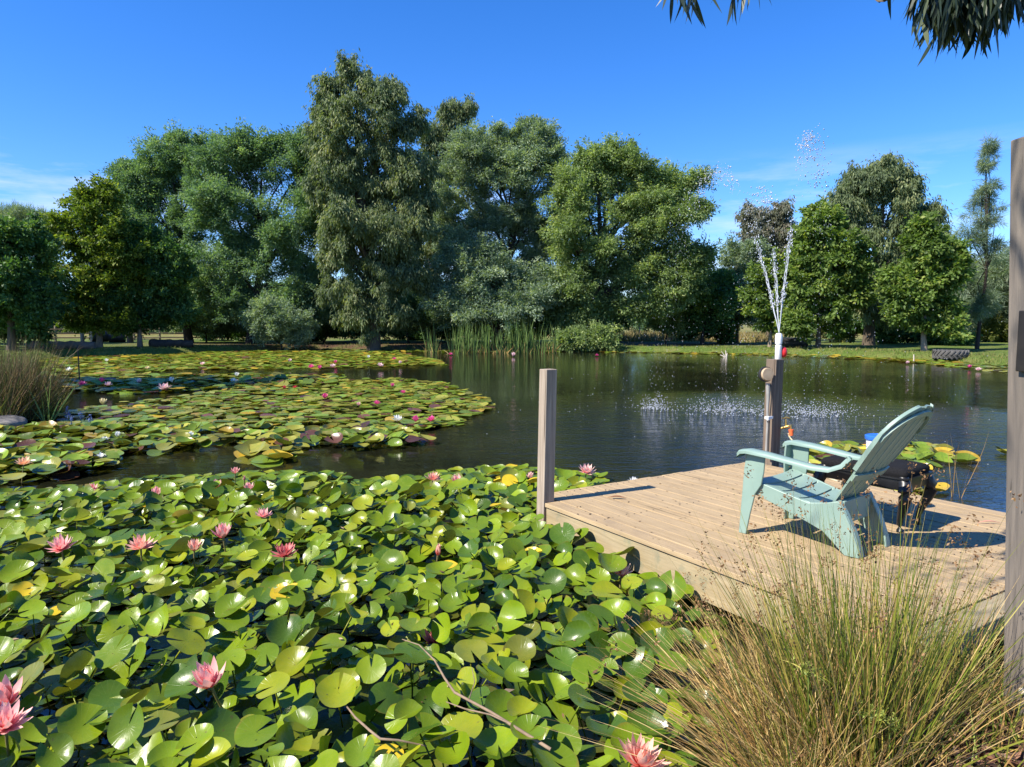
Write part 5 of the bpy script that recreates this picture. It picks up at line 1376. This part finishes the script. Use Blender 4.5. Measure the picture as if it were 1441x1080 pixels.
x, y = gpt(1132, 1045); tussock('rush', 'straw-coloured dry rush tussock spilling over the lily pads', x, y, 90, 640, 34, .17, (.35, .75), .5, 2, (-.32, .15), (-.2, .12), dlean=.8, dh=(.30, .78))
x, y = gpt(1098, 965); tussock('rush', 'thin sprawling dry rushes at the deck fascia', x, y, 70, 320, 34, .16, (.28, .62), .5, 3, (-.28, .22), (-.15, .2), dlean=.85)
x, y = gpt(1300, 985); tussock('rush', 'short green and brown grass tuft between the tall rush and the grey post', x, y, 170, 190, 8, .24, (.10, .30), .85, 4, (.1, .1), (.05, .05), w=.0052, dlean=.9)
x, y = gpt(1345, 950); tussock('rush', 'sparse tall dry stems beside the tall grey post', x, y, 60, 90, 14, .15, (.28, .62), .5, 5, (.1, .15), (.05, .1))
x, y = gpt(1255, 950); tussock('rush', 'dark grassy clump in the shade at the deck end', x, y, 330, 420, 30, .30, (.30, .74), .45, 6, (.05, .1), (.02, .05), dlean=.6)
x, y = gpt(1150, 1120); tussock('rush', 'green rush clump at the picture bottom beside the dry rushes', x, y, 200, 320, 5, .2, (.22, .46), .6, 7, (-.15, 0), (-.05, 0), dlean=.8)
# nutsedge heads
def sedge(px, py, zt, label, seed):
    c = at(px, py, zt); g = np.random.default_rng(seed); zb = gz(c[0], c[1]); root = empty('sedge', (c[0], c[1], zb), 0, label, 'sedge', 'sedges among the rushes')
    h_ = zt - zb; mb = MB(); mb.tube([(0, 0, -.03), (.006, 0, h_ * .5), (0, 0, h_)], [.0035, .003, .0025], 6); mb.build('stem', M['sedge'], root, smooth=60)
    k = 12; a_ = np.arange(k) * 2.4
    D = unit(np.stack([np.cos(a_), np.sin(a_), g.uniform(-.1, .5, k)], -1)); L_ = g.uniform(.04, .13, k)
    V, F, C, _ = blades(np.tile([0, 0, h_], (k, 1)).astype(float), D, L_, np.full(k, .005), np.tile([0, 0, -.03], (k, 1)), pal(g, k, GREEN), 5, g=g)
    finish('bracts', V, F, C, root)
    k = 150; q = np.array([0, 0, h_ + .012]) + g.normal(size=(k, 3)) * np.array([.020, .020, .012]); L_ = g.uniform(.008, .020, k)
    V, F = leaf_quads(q, unit(g.normal(size=(k, 3)) + np.array([0, 0, .4])), L_, L_ * .4, unit(g.normal(size=(k, 3))))
    finish('flower_head', V, F, np.repeat(pal(g, k, [(.22, .28, .05), (.30, .33, .07)]), 4, axis=0), root)
M['sedge'] = simple('sedge stem', (.10, .16, .03), (.16, .22, .05), 10, .5)
sedge(1138, 948, .58, 'bright green sedge head standing in the dry rushes', 1)
sedge(1232, 1008, .46, 'pale green sedge head above the bark chips, upper one', 2)
sedge(1252, 1024, .43, 'pale green sedge head above the bark chips, lower one', 3)

# bark chips and leaf litter
g = np.random.default_rng(44); k = 7000
X = 1.65 + g.normal(size=k) * .75; Y_ = 2.1 + g.normal(size=k) * .75
keep = (ring_poly_sd(X, Y_, POND) > .12); X, Y_ = X[keep], Y_[keep]; k = len(X)
u_ = (X - C1[0]) * ex[0] + (Y_ - C1[1]) * ex[1]; v_ = (X - C1[0]) * ey[0] + (Y_ - C1[1]) * ey[1]
kp = ~((u_ > -.05) & (v_ > -DL - .2)); X, Y_ = X[kp], Y_[kp]; k = len(X)
P = np.stack([X, Y_, ground_z(X, Y_) + .004 + g.random(k) * .035], -1)
L_ = g.uniform(.02, .085, k); a_ = unit(g.normal(size=(k, 3)) * np.array([1, 1, .28]))
V, F = leaf_quads(P, a_, L_, L_ * g.uniform(.25, .6, k), unit(g.normal(size=(k, 3)) * .45 + np.array([0, 0, 1])))
o = finish('bark_litter', V, F, np.repeat(pal(g, k, [(.22, .105, .06), (.32, .17, .10), (.13, .065, .04), (.40, .25, .16), (.08, .045, .03)]), 4, axis=0)); tag(o, kind='stuff')

# grass growing on the banks
def bank_grass(name, X, Y_, h, w, cols, seed, K=3):
    g = np.random.default_rng(seed); k = len(X)
    B = np.stack([X, Y_, ground_z(X, Y_) - .01], -1)
    D = unit(g.normal(size=(k, 3)) * .35 * np.array([1, 1, 0]) + np.array([0, 0, 1]))
    L_ = h * g.uniform(.5, 1.3, k); bd = np.stack([D[:, 0], D[:, 1], D[:, 0] * 0 - .1], -1) * (L_ * .5)[:, None]
    V, F, C, _ = blades(B, D, L_, np.full(k, w), bd, pal(g, k, cols), K, g=g)
    o_ = finish(name, V, F, C); tag(o_, kind='stuff')
g = np.random.default_rng(55)
PP = np.array(POND); X, Y_ = [], []
for i in range(len(PP)):
    a_, b_ = PP[i], PP[(i + 1) % len(PP)]
    if max(a_[1], b_[1]) < 6: continue
    m_ = int(np.hypot(*(b_ - a_)) * 130); t = g.random(m_)
    q = a_ + (b_ - a_) * t[:, None] + g.normal(size=(m_, 2)) * .05
    nrm = np.array([(b_ - a_)[1], -(b_ - a_)[0]]); nrm = nrm / max(np.hypot(*nrm), 1e-9)
    q = q + nrm * (np.abs(g.normal(size=m_)) * 1.1)[:, None]
    X.append(q[:, 0]); Y_.append(q[:, 1])
X = np.concatenate(X); Y_ = np.concatenate(Y_); s = ring_poly_sd(X, Y_, POND); kp = (s > .02)
kp &= ~((X > -21) & (X < 12) & (Y_ > 40) & (g.random(len(X)) < .55))
bank_grass('bank_grass', X[kp], Y_[kp], .16, .022, [(.14, .18, .03), (.20, .22, .05), (.10, .14, .025), (.28, .24, .08)], 56)
# grassy edge past the deck, beside the post
X = g.uniform(3.2, 6.6, 2600); Y_ = g.uniform(4.2, 7.6, 2600); s = ring_poly_sd(X, Y_, POND)
kp = (s > -.18) & (s < .9) & ~np.array([in_deck(a_, b_, .02) for a_, b_ in zip(X, Y_)])
bank_grass('edge_grass', X[kp], Y_[kp], .22, .008, [(.12, .19, .03), (.08, .14, .025), (.20, .22, .06)], 57, 5)
X = 1.9 + g.normal(size=1500) * .5; Y_ = 2.45 + g.normal(size=1500) * .35; s = ring_poly_sd(X, Y_, POND)
dck = np.array([in_deck(a_, b_, .02) for a_, b_ in zip(X, Y_)])
kp = (s > .05) & ~dck
bank_grass('bank_weeds', X[kp], Y_[kp], .15, .006, GREEN + STRAW[:2], 58, 5)

# stems rising past the deck in the open water
x, y = gpt(1347, 700, 0.0)
root = empty('dry_reed', (x, y, -.05), 0, 'few tall dry reed stems standing in the water past the stool', 'reed')
V, F, C, P = tuft_blades(np.random.default_rng(8), 9, .07, .55, .95, .008, .22, STRAW, 0, (0, 0), .2); finish('stems', V, F, C, root)

# reed tuft on the far-side bank corner
def reedtuft(name, label, px, py, seed, n_dry, n_gr, r, h, cat='reed', grp='reed clumps on the bank corner'):
    p_ = at(px, py, .15); g = np.random.default_rng(seed); root = empty(name, (p_[0], p_[1], max(gz(p_[0], p_[1]), -.05)), 0, label, cat, grp)
    V, F, C, _ = tuft_blades(g, n_dry, r, h * .6, h * 1.05, .012, .38, [(.15, .095, .045), (.22, .15, .07), (.10, .075, .035), (.10, .115, .03), (.08, .10, .025)], -.05, (.02, 0), .3); finish('dry_stems', V, F, C, root)
    V, F, C, _ = tuft_blades(g, n_gr, r * 1.05, h * .2, h * .5, .012, .5, GREEN + STRAW[:1], -.05, (0, 0), .3); finish('green_blades', V, F, C, root)
reedtuft('reed_clump', 'tall brown reed clump on the bank corner above the stone ledge', 14, 582, 61, 800, 420, .55, 1.6)
reedtuft('reed_clump', 'shorter olive reed clump at the water by the flag leaves', 52, 574, 62, 330, 300, .36, 1.0)
reedtuft('reed_clump', 'brown reed clump past the picture side on the bank corner', -50, 590, 63, 520, 300, .75, 1.4)
p_ = at(68, 598, 0); root = empty('flag_iris', (p_[0], p_[1], -.05), 0, 'few bright flag leaves standing in the water by the reed clumps', 'iris')
g = np.random.default_rng(64); k = 7
D = unit(np.array([[.10, 0, 1], [.55, 0, 1], [-.35, 0, 1], [.3, .1, 1], [-.12, .1, 1], [.02, -.1, 1], [-.5, 0, .8]])); L_ = np.array([1.05, .95, .8, .6, .7, .85, .55])
V, F, C, _ = blades(np.tile([0, 0, 0.], (k, 1)) + g.normal(size=(k, 3)) * .03, D, L_, np.full(k, .028), D * np.array([1, 1, -.2]) * .12, pal(g, k, [(.16, .25, .06), (.12, .20, .05)]), 7, g=g)
finish('leaves', V, F, C, root)
# blue-flowered weed
for i, (px, py) in enumerate([(97, 590), (101, 598), (114, 591), (127, 594), (95, 582)]):
    c = at(px, py + 5, 0); root = empty('pickerel_weed', (c[0], c[1], 0), 0, 'blue flower spike in the open water, ' + ['tallest of the group by the flag leaves', 'lowest of the group', 'between the two pairs', 'furthest from the reeds', 'highest up, closest to the shadow'][i], 'water plant', 'blue flower spikes by the reeds')
    g = np.random.default_rng(80 + i); mb = MB(); mb.tube([(0, 0, -.1), (0, 0, .13)], .006, 6); mb.build('stem', M['sedge'], root)
    k = 70; q = np.stack([g.normal(size=k) * .016, g.normal(size=k) * .016, g.uniform(.06, .2, k)], -1); L_ = g.uniform(.015, .03, k)
    V, F = leaf_quads(q, unit(g.normal(size=(k, 3))), L_, L_ * .6, unit(g.normal(size=(k, 3))))
    finish('flower_spike', V, F, np.repeat(pal(g, k, [(.12, .18, .42), (.18, .24, .5)]), 4, axis=0), root)
# cattails by the far bank
CT = [(604, 2, 'two-blade cattail clump standing apart in the reed gap'), (613, 2, 'slim cattail clump beside the one standing apart'), (640, 0, 'cattail clump at the start of the stand, by the gap'), (654, 0, 'second cattail clump of the stand from the gap'), (668, 0, 'third cattail clump of the stand from the gap'), (682, 0, 'fourth cattail clump of the stand from the gap'), (696, 1, 'thin brownish cattail clump before the middle of the stand'), (709, 1, 'thin brownish cattail clump in the middle of the stand'), (722, 0, 'cattail clump just past the middle of the stand'), (735, 0, 'densest bright cattail clump of the stand'), (748, 0, 'tallest cattail clump of the stand'), (760, 1, 'cattail clump at the thinning end of the stand'), (778, 2, 'last sparse cattail clump, by the low shrub')]
for i, (px, sp_, label) in enumerate(CT):
    c = at(px, 496.5 if i < 2 else 497.5, 0); root = empty('cattail_clump', (c[0], c[1], -.05), 0, label, 'cattails', 'cattail clumps under the grey wattle')
    g = np.random.default_rng(120 + i); m_ = {0: 34, 1: 22, 2: 12}[sp_]; hh = {0: 1.9, 1: 1.55, 2: 1.8}[sp_] * (1.15 if i in (9, 10) else 1)
    V, F, C, _ = tuft_blades(g, m_, .36 if sp_ < 2 else .2, hh * .6, hh * 1.1, .045, .16, [(.13, .21, .05), (.17, .25, .07), (.10, .17, .04)], 0, (0, 0), .1, 6)
    finish('green_blades', V, F, C, root)
    V, F, C, _ = tuft_blades(g, 10, .36, .3, .9, .04, .5, STRAW, 0, (0, 0), .5, 5); finish('dry_blades', V, F, C, root)

# ------------------------------------------------------------------ things on the banks
def rock_mesh(name, sx, sy, sz, seed, mat, parent=None, loc=None, sub=4):
    import bmesh
    bm = bmesh.new(); bmesh.ops.create_icosphere(bm, subdivisions=sub, radius=1.0); g = random.Random(seed); o3 = [g.uniform(0, 9) for _ in range(6)]
    for v in bm.verts:
        p_ = v.co.normalized(); f = 1 + .16 * math.sin(p_.x * 3 + o3[0]) * math.cos(p_.y * 3.3 + o3[1]) + .09 * math.sin(p_.z * 6 + o3[2] + p_.x * 4) + .05 * math.sin(p_.y * 11 + o3[3]) * math.sin(p_.x * 9 + o3[4])
        q = p_ * f; q = Vector((math.copysign(abs(q.x) ** .75, q.x), math.copysign(abs(q.y) ** .75, q.y), math.copysign(abs(q.z) ** .7, q.z)))
        v.co = Vector((q.x * sx, q.y * sy, q.z * sz))
    me = bpy.data.meshes.new(name); bm.to_mesh(me); bm.free(); return link(name, me, mat, parent, loc, smooth=50)
c = at(8, 602, .04); tag(rock_mesh('stone', .30, .30, .14, 3, M['stone'], loc=(c[0], c[1], .08)), 'pale stone ledge at the water below the brown reed clump', 'stone', 'stones at the reed corner')
c = at(26, 601, .02); tag(rock_mesh('stone', .16, .14, .035, 4, M['stone'], loc=(c[0], c[1], .03)), 'thin flat stone beside the pale ledge at the water', 'stone', 'stones at the reed corner')
c = at(29, 606, .02); tag(rock_mesh('floating_leaf', .055, .05, .02, 5, M['orange_leaf'] if 'orange_leaf' in M else M['deadleaf'], loc=(c[0], c[1], .04), sub=3), 'orange dead leaf floating just beside the flat stone', 'leaf')
# grey log, dark log
def log(name, label, pxa, pxb, py, Y, r, mat, seed, cat='log', endm='palewood'):
    a_ = at(pxa, py, Y=Y); b_ = at(pxb, py, Y=Y + .6); z = gz(a_[0], a_[1]); root = empty(name, (a_[0], a_[1], z), 0, label, cat)
    a3 = Vector((0, 0, r * .85)); b3 = Vector((b_[0] - a_[0], b_[1] - a_[1], r * .75)); g = random.Random(seed); pts, rad = [], []
    for i in range(12):
        t = i / 11; pts.append(a3.lerp(b3, t) + Vector((0, g.uniform(-.05, .05), g.uniform(-.03, .04)))); rad.append(r * (1 - .15 * t) * g.uniform(.93, 1.07))
    mb = MB(); mb.tube(pts, rad, 14); mb.build('log_body', mat, root, smooth=50)
    mb = MB(); d_ = (pts[-1] - pts[-2]).normalized(); mb.tube([pts[-1], pts[-1] + d_ * .012], rad[-1] * .8, 14); mb.build('cut_end', M['log'], root, smooth=40)
    return root
log('fallen_log', 'long grey log on the bank beside the young tree trunk', 40, 134, 486, 40.5, .27, M['log'], 1)
log('fallen_log', 'short black rough log lying on the far lawn', 212, 271, 484, 43.5, .27, M['darkstone'], 2)
# black culvert pipes
def culvert(name, label, pxa, pxb, py, Y, r, skew=0.0):
    a_ = at(pxa, py, Y=Y); b_ = at(pxb, py, Y=Y + skew); z = gz(a_[0], a_[1]); root = empty(name, (a_[0], a_[1], z), 0, label, 'pipe', 'black pipes lying on the grass')
    d_ = Vector((b_[0] - a_[0], b_[1] - a_[1], 0)); L_ = d_.length; q = Matrix.Translation(Vector((0, 0, r))) @ d_.to_track_quat('Z', 'Y').to_matrix().to_4x4()
    mb = MB(); m_ = 34; prof = []
    for i in range(m_): prof.append((r * (1 + (.02 if i % 2 else 0)), L_ * i / (m_ - 1)))
    n_ = 28; v = [q @ Vector((rr * math.cos(2 * math.pi * k / n_), rr * math.sin(2 * math.pi * k / n_), zz)) for rr, zz in prof + [(r * .9, L_), (r * .9, 0)] for k in range(n_)]
    f = []; tot = m_ + 2
    for i in range(tot):
        j = (i + 1) % tot
        for k in range(n_): f.append((i * n_ + k, i * n_ + (k + 1) % n_, j * n_ + (k + 1) % n_, j * n_ + k))
    mb.add(v, f); mb.build('pipe_wall', M['pipe'], root, smooth=40)
    for zz in (0.0, L_):
        mb = MB(); mb.lathe([(r * .92, zz - .02), (r * 1.05, zz - .02), (r * 1.05, zz + .03), (r * .92, zz + .03)], 28, q); mb.build('end_collar', M['pipe'], root, smooth=40)
culvert('drain_pipe', 'big black corrugated pipe lying by the fence behind the young tree', 128, 150, 472, 55, .42, .8)
culvert('drain_pipe', 'big black corrugated pipe lying by the fence, beyond the open-ended one', 153, 176, 472, 54.5, .40, .5)
culvert('drain_pipe', 'black pipe lying on the bank grass behind the fountain nozzle', 1094, 1133, 490, 43, .30, .3)
# stump by the fence
c = at(183, 474, Y=54); root = empty('tree_stump', (c[0], c[1], gz(c[0], c[1])), 0, 'short orange-brown stump by the fence past the black pipes', 'stump')
mb = MB(); mb.tube([(0, 0, -.1), (0, 0, .4), (.02, 0, .72)], [.26, .2, .19], 12); mb.build('stump_body', M['bark'], root, smooth=40)
mb = MB(); mb.tube([(.02, 0, .72), (.02, 0, .735)], .185, 12); mb.build('cut_top', M['palewood'], root)

# big tractor tyre lying flat
c = at(1337.5, 501, Y=34); tz = gz(c[0], c[1])
tyre = empty('tractor_tyre', (c[0], c[1], tz), .3, 'big worn tractor tyre lying flat on the grass bank', 'tyre')
R0, H_ = .74, .42
mb = MB(); n_ = 48; prof = [(R0 * .60, .05), (R0 * .80, .0), (R0 * .93, .03), (R0 * .97, .08), (R0 * .985, H_ / 2), (R0 * .97, H_ - .08), (R0 * .93, H_ - .03), (R0 * .80, H_), (R0 * .60, H_ - .05), (R0 * .64, H_ / 2)]
v = [Vector((r_ * math.cos(2 * math.pi * k / n_), r_ * math.sin(2 * math.pi * k / n_), z_)) for r_, z_ in prof for k in range(n_)]; f = []
for i in range(len(prof)):
    j = (i + 1) % len(prof)
    for k in range(n_): f.append((i * n_ + k, i * n_ + (k + 1) % n_, j * n_ + (k + 1) % n_, j * n_ + k))
mb.add(v, f); mb.build('tyre_carcass', M['tyre'], tyre, smooth=50)
for k in range(22):
    for up in (0, 1):
        mb = MB(); secs = []
        for i in range(5):
            t = i / 4; a_ = 2 * math.pi * (k + .5 * up) / 22 + .26 * t; z_ = (H_ * .52 - (H_ * .50) * t) if not up else (H_ * .48 + H_ * .50 * t)
            wv = .042; r_ = R0 * (1.0 - .03 * t * t)
            rad_ = Vector((math.cos(a_), math.sin(a_), 0)); tg = Vector((-math.sin(a_), math.cos(a_), 0))
            p_ = Vector((0, 0, z_)); n2 = (tg * .55 + Vector((0, 0, .55 if up == 0 else -.55))).normalized()
            secs.append([p_ + rad_ * (r_ * .97) - n2 * wv, p_ + rad_ * (r_ * 1.04) - n2 * wv * .7, p_ + rad_ * (r_ * 1.04) + n2 * wv * .7, p_ + rad_ * (r_ * .97) + n2 * wv])
        mb.loft(secs); mb.build('tread_lug', M['tyre'], tyre)

# bleached forked twig, stakes
c = at(1022, 503, 0); root = empty('dead_branch', (c[0], c[1], 0), 0, 'bleached forked dead branch poking from the water at the far bank', 'branch')
mb = MB()
for (dx, dz, dy) in ((-.26, .30, 0), (-.02, .36, .05), (.05, .22, 0), (-.3, .12, 0.1)):
    mb.tube([(0.02, 0, -.1), (dx * .5, dy * .5, dz * .45), (dx, dy, dz)], [.035, .03, .018], 7)
mb.build('fork', M['palewood'], root, smooth=50)
c = at(1285.5, 510, 0); mb = MB(); mb.tube([(0, 0, -.4), (.01, 0, .15), (0, 0, .36)], [.028, .026, .024], 8); o = mb.build('marker_stake', M['palewood'], smooth=50); o.location = c; tag(o, 'short pale stake in the shallows by the bright tree near the tyre', 'stake')
c = at(112, 538, 0); mb = MB(); mb.tube([(0, 0, -.4), (.0, 0, .6), (-.005, 0, 1.12)], [.022, .021, .02], 8); o = mb.build('marker_stake', M['rubber'], smooth=50); o.location = c; tag(o, 'thin black stake standing in the shaded lily pads', 'stake')

# fence beyond the lawn
fa = at(40, 470, Y=57); fb = at(330, 470, Y=60)
fence = empty('paddock_fence', (fa[0], fa[1], gz(fa[0], fa[1])), math.atan2(fb[1] - fa[1], fb[0] - fa[0]), 'weathered post and rail paddock fence behind the lawn under the trees', 'fence')
FL = math.hypot(fb[0] - fa[0], fb[1] - fa[1]); npst = 9
for i in range(npst):
    x = FL * i / (npst - 1); mb = MB(); hh = 1.25 + .12 * math.sin(i * 2.1)
    mb.tube([(x, 0, -.3), (x, 0, hh * .5), (x + .01, 0, hh)], [.085, .08, .075], 8); mb.build('post', M['post'], fence, smooth=40)
for z_ in (.35, .72, 1.05):
    mb = MB()
    for i in range(npst - 1):
        x0 = FL * i / (npst - 1); x1 = FL * (i + 1) / (npst - 1); mb.box(((x0 + x1) / 2, -.10, z_ + .02 * math.sin(i * 1.3 + z_)), ((x1 - x0) / 2 - .01, .02, .05))
    mb.build('rail', M['bark'], fence, bevel=.004)
c = at(116, 478, Y=52.5); root = empty('gate_post', (c[0], c[1], gz(c[0], c[1])), 0, 'stout pale timber gate post on the lawn between log and pipes', 'post')
mb = MB(); mb.tube([(0, 0, -.3), (0, 0, .8), (.01, 0, 1.62)], [.14, .13, .12], 10); mb.build('shaft', M['post'], root, smooth=40)
mb = MB(); mb.box((.012, 0, 1.64), (.15, .15, .02)); mb.build('cap', M['bark'], root, bevel=.005)
# wire fence posts in the sunny paddock gap
for i, (px, Y, lab) in enumerate([(622, 62, 'thin paddock post seen between the tallest tree and the cattails'), (900, 64, 'thin paddock post in the sunny gap, under the broad light green tree'), (962, 63, 'thin paddock post in the sunny gap, by the small dark tree'), (1012, 62, 'thin paddock post behind the small grey-green tree')]):
    c = at(px, 470, Y=Y); root = empty('paddock_post', (c[0], c[1], gz(c[0], c[1])), 0, lab, 'post', 'thin posts in the paddock')
    mb = MB(); mb.tube([(0, 0, -.3), (0, 0, .7), (.01, 0, 1.3)], [.07, .065, .06], 8); mb.build('shaft', M['post'], root, smooth=40)
    mb = MB(); mb.tube([(.01, 0, 1.3), (.01, 0, 1.33)], [.062, .03], 8); mb.build('cap', M['bark'], root)
# tall dry grass in the paddock
g = np.random.default_rng(66); k = 9000; X = g.uniform(4, 22, k); Y_ = g.uniform(56, 70, k)
bank_grass('dry_paddock_grass', X, Y_, .75, .06, [(.36, .28, .12), (.28, .21, .08), (.22, .22, .06)], 67)

# ------------------------------------------------------------------ gum tree hanging over the camera
og = empty('overhanging_gum', (3.4, -1.6, gz(3.4, -1.6)), 0, 'gum tree whose long dark leaves hang into the top of the view', 'tree')
OB = Vector((3.4, -1.6, gz(3.4, -1.6)))
mb = MB(); mb.tube([(0, 0, -.3), (.05, .1, 1.5), (-.1, .3, 3.2), (-.3, .6, 5.0), (-.4, .9, 7.5)], [.30, .24, .20, .15, .05], 12); mb.build('trunk', M['bark'], og, smooth=50)
def ow(px, py, Y): return Vector(at(px, py, Y=Y)) - OB
limbs = [[Vector((-.15, .35, 3.4)), Vector((-.6, 2.2, 4.1)), ow(1360, -120, 3.3), ow(1340, -60, 3.3)], [Vector((-.25, .5, 4.4)), Vector((-1.3, 2.4, 4.8)), ow(1150, -170, 3.2), ow(1040, -95, 3.1)], [ow(1150, -170, 3.2), ow(1000, -130, 3.1), ow(965, -80, 3.1)], [Vector((-.2, .45, 4.0)), Vector((-2.2, 2.0, 4.8)), Vector((-4.4, 3.2, 4.9))]]
mb = MB()
for l_ in limbs: mb.tube([tuple(p_) for p_ in catmull(l_, 4)[:len(l_) * 4 - 3]], list(np.linspace(.06, .012, len(l_) * 4 - 3)), 7)
mb.build('limb', M['bark'], og, smooth=50)
def hang_leaves(g, C, k, sx, sy, sz, Ln, Wd):
    """long sickle leaves hanging from twigs"""
    B = C + np.stack([g.normal(size=k) * sx, g.normal(size=k) * sy, g.normal(size=k) * sz], -1)
    D = unit(g.normal(size=(k, 3)) * np.array([.26, .26, .12]) + np.array([0, 0, -1.0])); L_ = Ln * g.uniform(.7, 1.25, k)
    K = 7; t = np.linspace(0, 1, K); cv_ = unit(g.normal(size=(k, 3)) * np.array([1, 1, 0])) * (L_ * g.uniform(.02, .22, k))[:, None]
    P = B[:, None] + D[:, None] * (L_[:, None] * t)[..., None] + cv_[:, None] * (t ** 2)[None, :, None]
    s_ = unit(np.cross(D, g.normal(size=(k, 3)))); prof = np.array([.12, .55, .9, 1.0, .85, .5, .02])
    wv = (Wd * g.uniform(.7, 1.2, k))[:, None, None] * prof[None, :, None] * s_[:, None, :] * .5
    V = np.stack([P - wv, P + wv], 2).reshape(-1, 3); b = (np.arange(k) * K * 2)[:, None]; q = np.arange(K - 1)[None] * 2
    F = np.stack([b + q, b + q + 1, b + q + 3, b + q + 2], -1).reshape(-1, 4)
    return V, F, np.repeat(np.clip(g.normal(size=k) * .22 + .35, 0, .9), K - 1)
g = np.random.default_rng(71); VV, FF, TT = [], [], []; n0 = 0
def addh(C, k, sx, sy, sz, Ln=.17, Wd=.019):
    global n0
    V, F, T = hang_leaves(g, np.array(C), k, sx, sy, sz, Ln, Wd); VV.append(V); FF.append(F + n0); TT.append(T); n0 += len(V)
for px, py, k, sp_ in ((1335, -24, 110, .07), (1362, -16, 190, .08), (1375, -18, 160, .08), (1330, -55, 60, .09), (1410, -40, 120, .08), (1440, -55, 110, .1), (1375, -75, 120, .13), (1330, -4, 50, .05), (1365, 2, 40, .05)):
    addh(ow(px, py, 3.3), k, sp_, sp_, .05)
for px, py, k, sp_ in ((955, -32, 9, .03), (968, -20, 6, .025), (975, -45, 9, .04), (1030, -40, 8, .025), (1042, -22, 8, .02), (1058, -45, 6, .03), (1010, -80, 30, .15), (1100, -110, 50, .2)):
    addh(ow(px, py, 3.1), k, sp_, sp_, .025, .16, .017)
for c_, k, s_ in (((-4.4, 3.2, 4.6), 90, .32), ((-4.0, 2.9, 4.75), 60, .25), ((-4.75, 3.55, 4.6), 60, .22), ((-.9, 2.3, 4.9), 260, .5), ((-.3, 1.2, 6.3), 500, .8), ((-1.3, 1.6, 6.0), 300, .6), ((.5, 1.6, 5.6), 400, .7), ((.3, .2, 7.4), 500, .9), ((.9, 2.6, 4.6), 260, .5)):
    addh(c_, k, s_, s_, s_ * .6, .18, .022)
me = np_mesh('leaves', np.concatenate(VV), np.concatenate(FF), {'tint': np.concatenate(TT)}); me.materials.append(M['overhang']); link('leaves', me, None, og)
print('LEAVES', NLEAF[0], 'near pads', len(near_pads), 'far pads', len(acc))
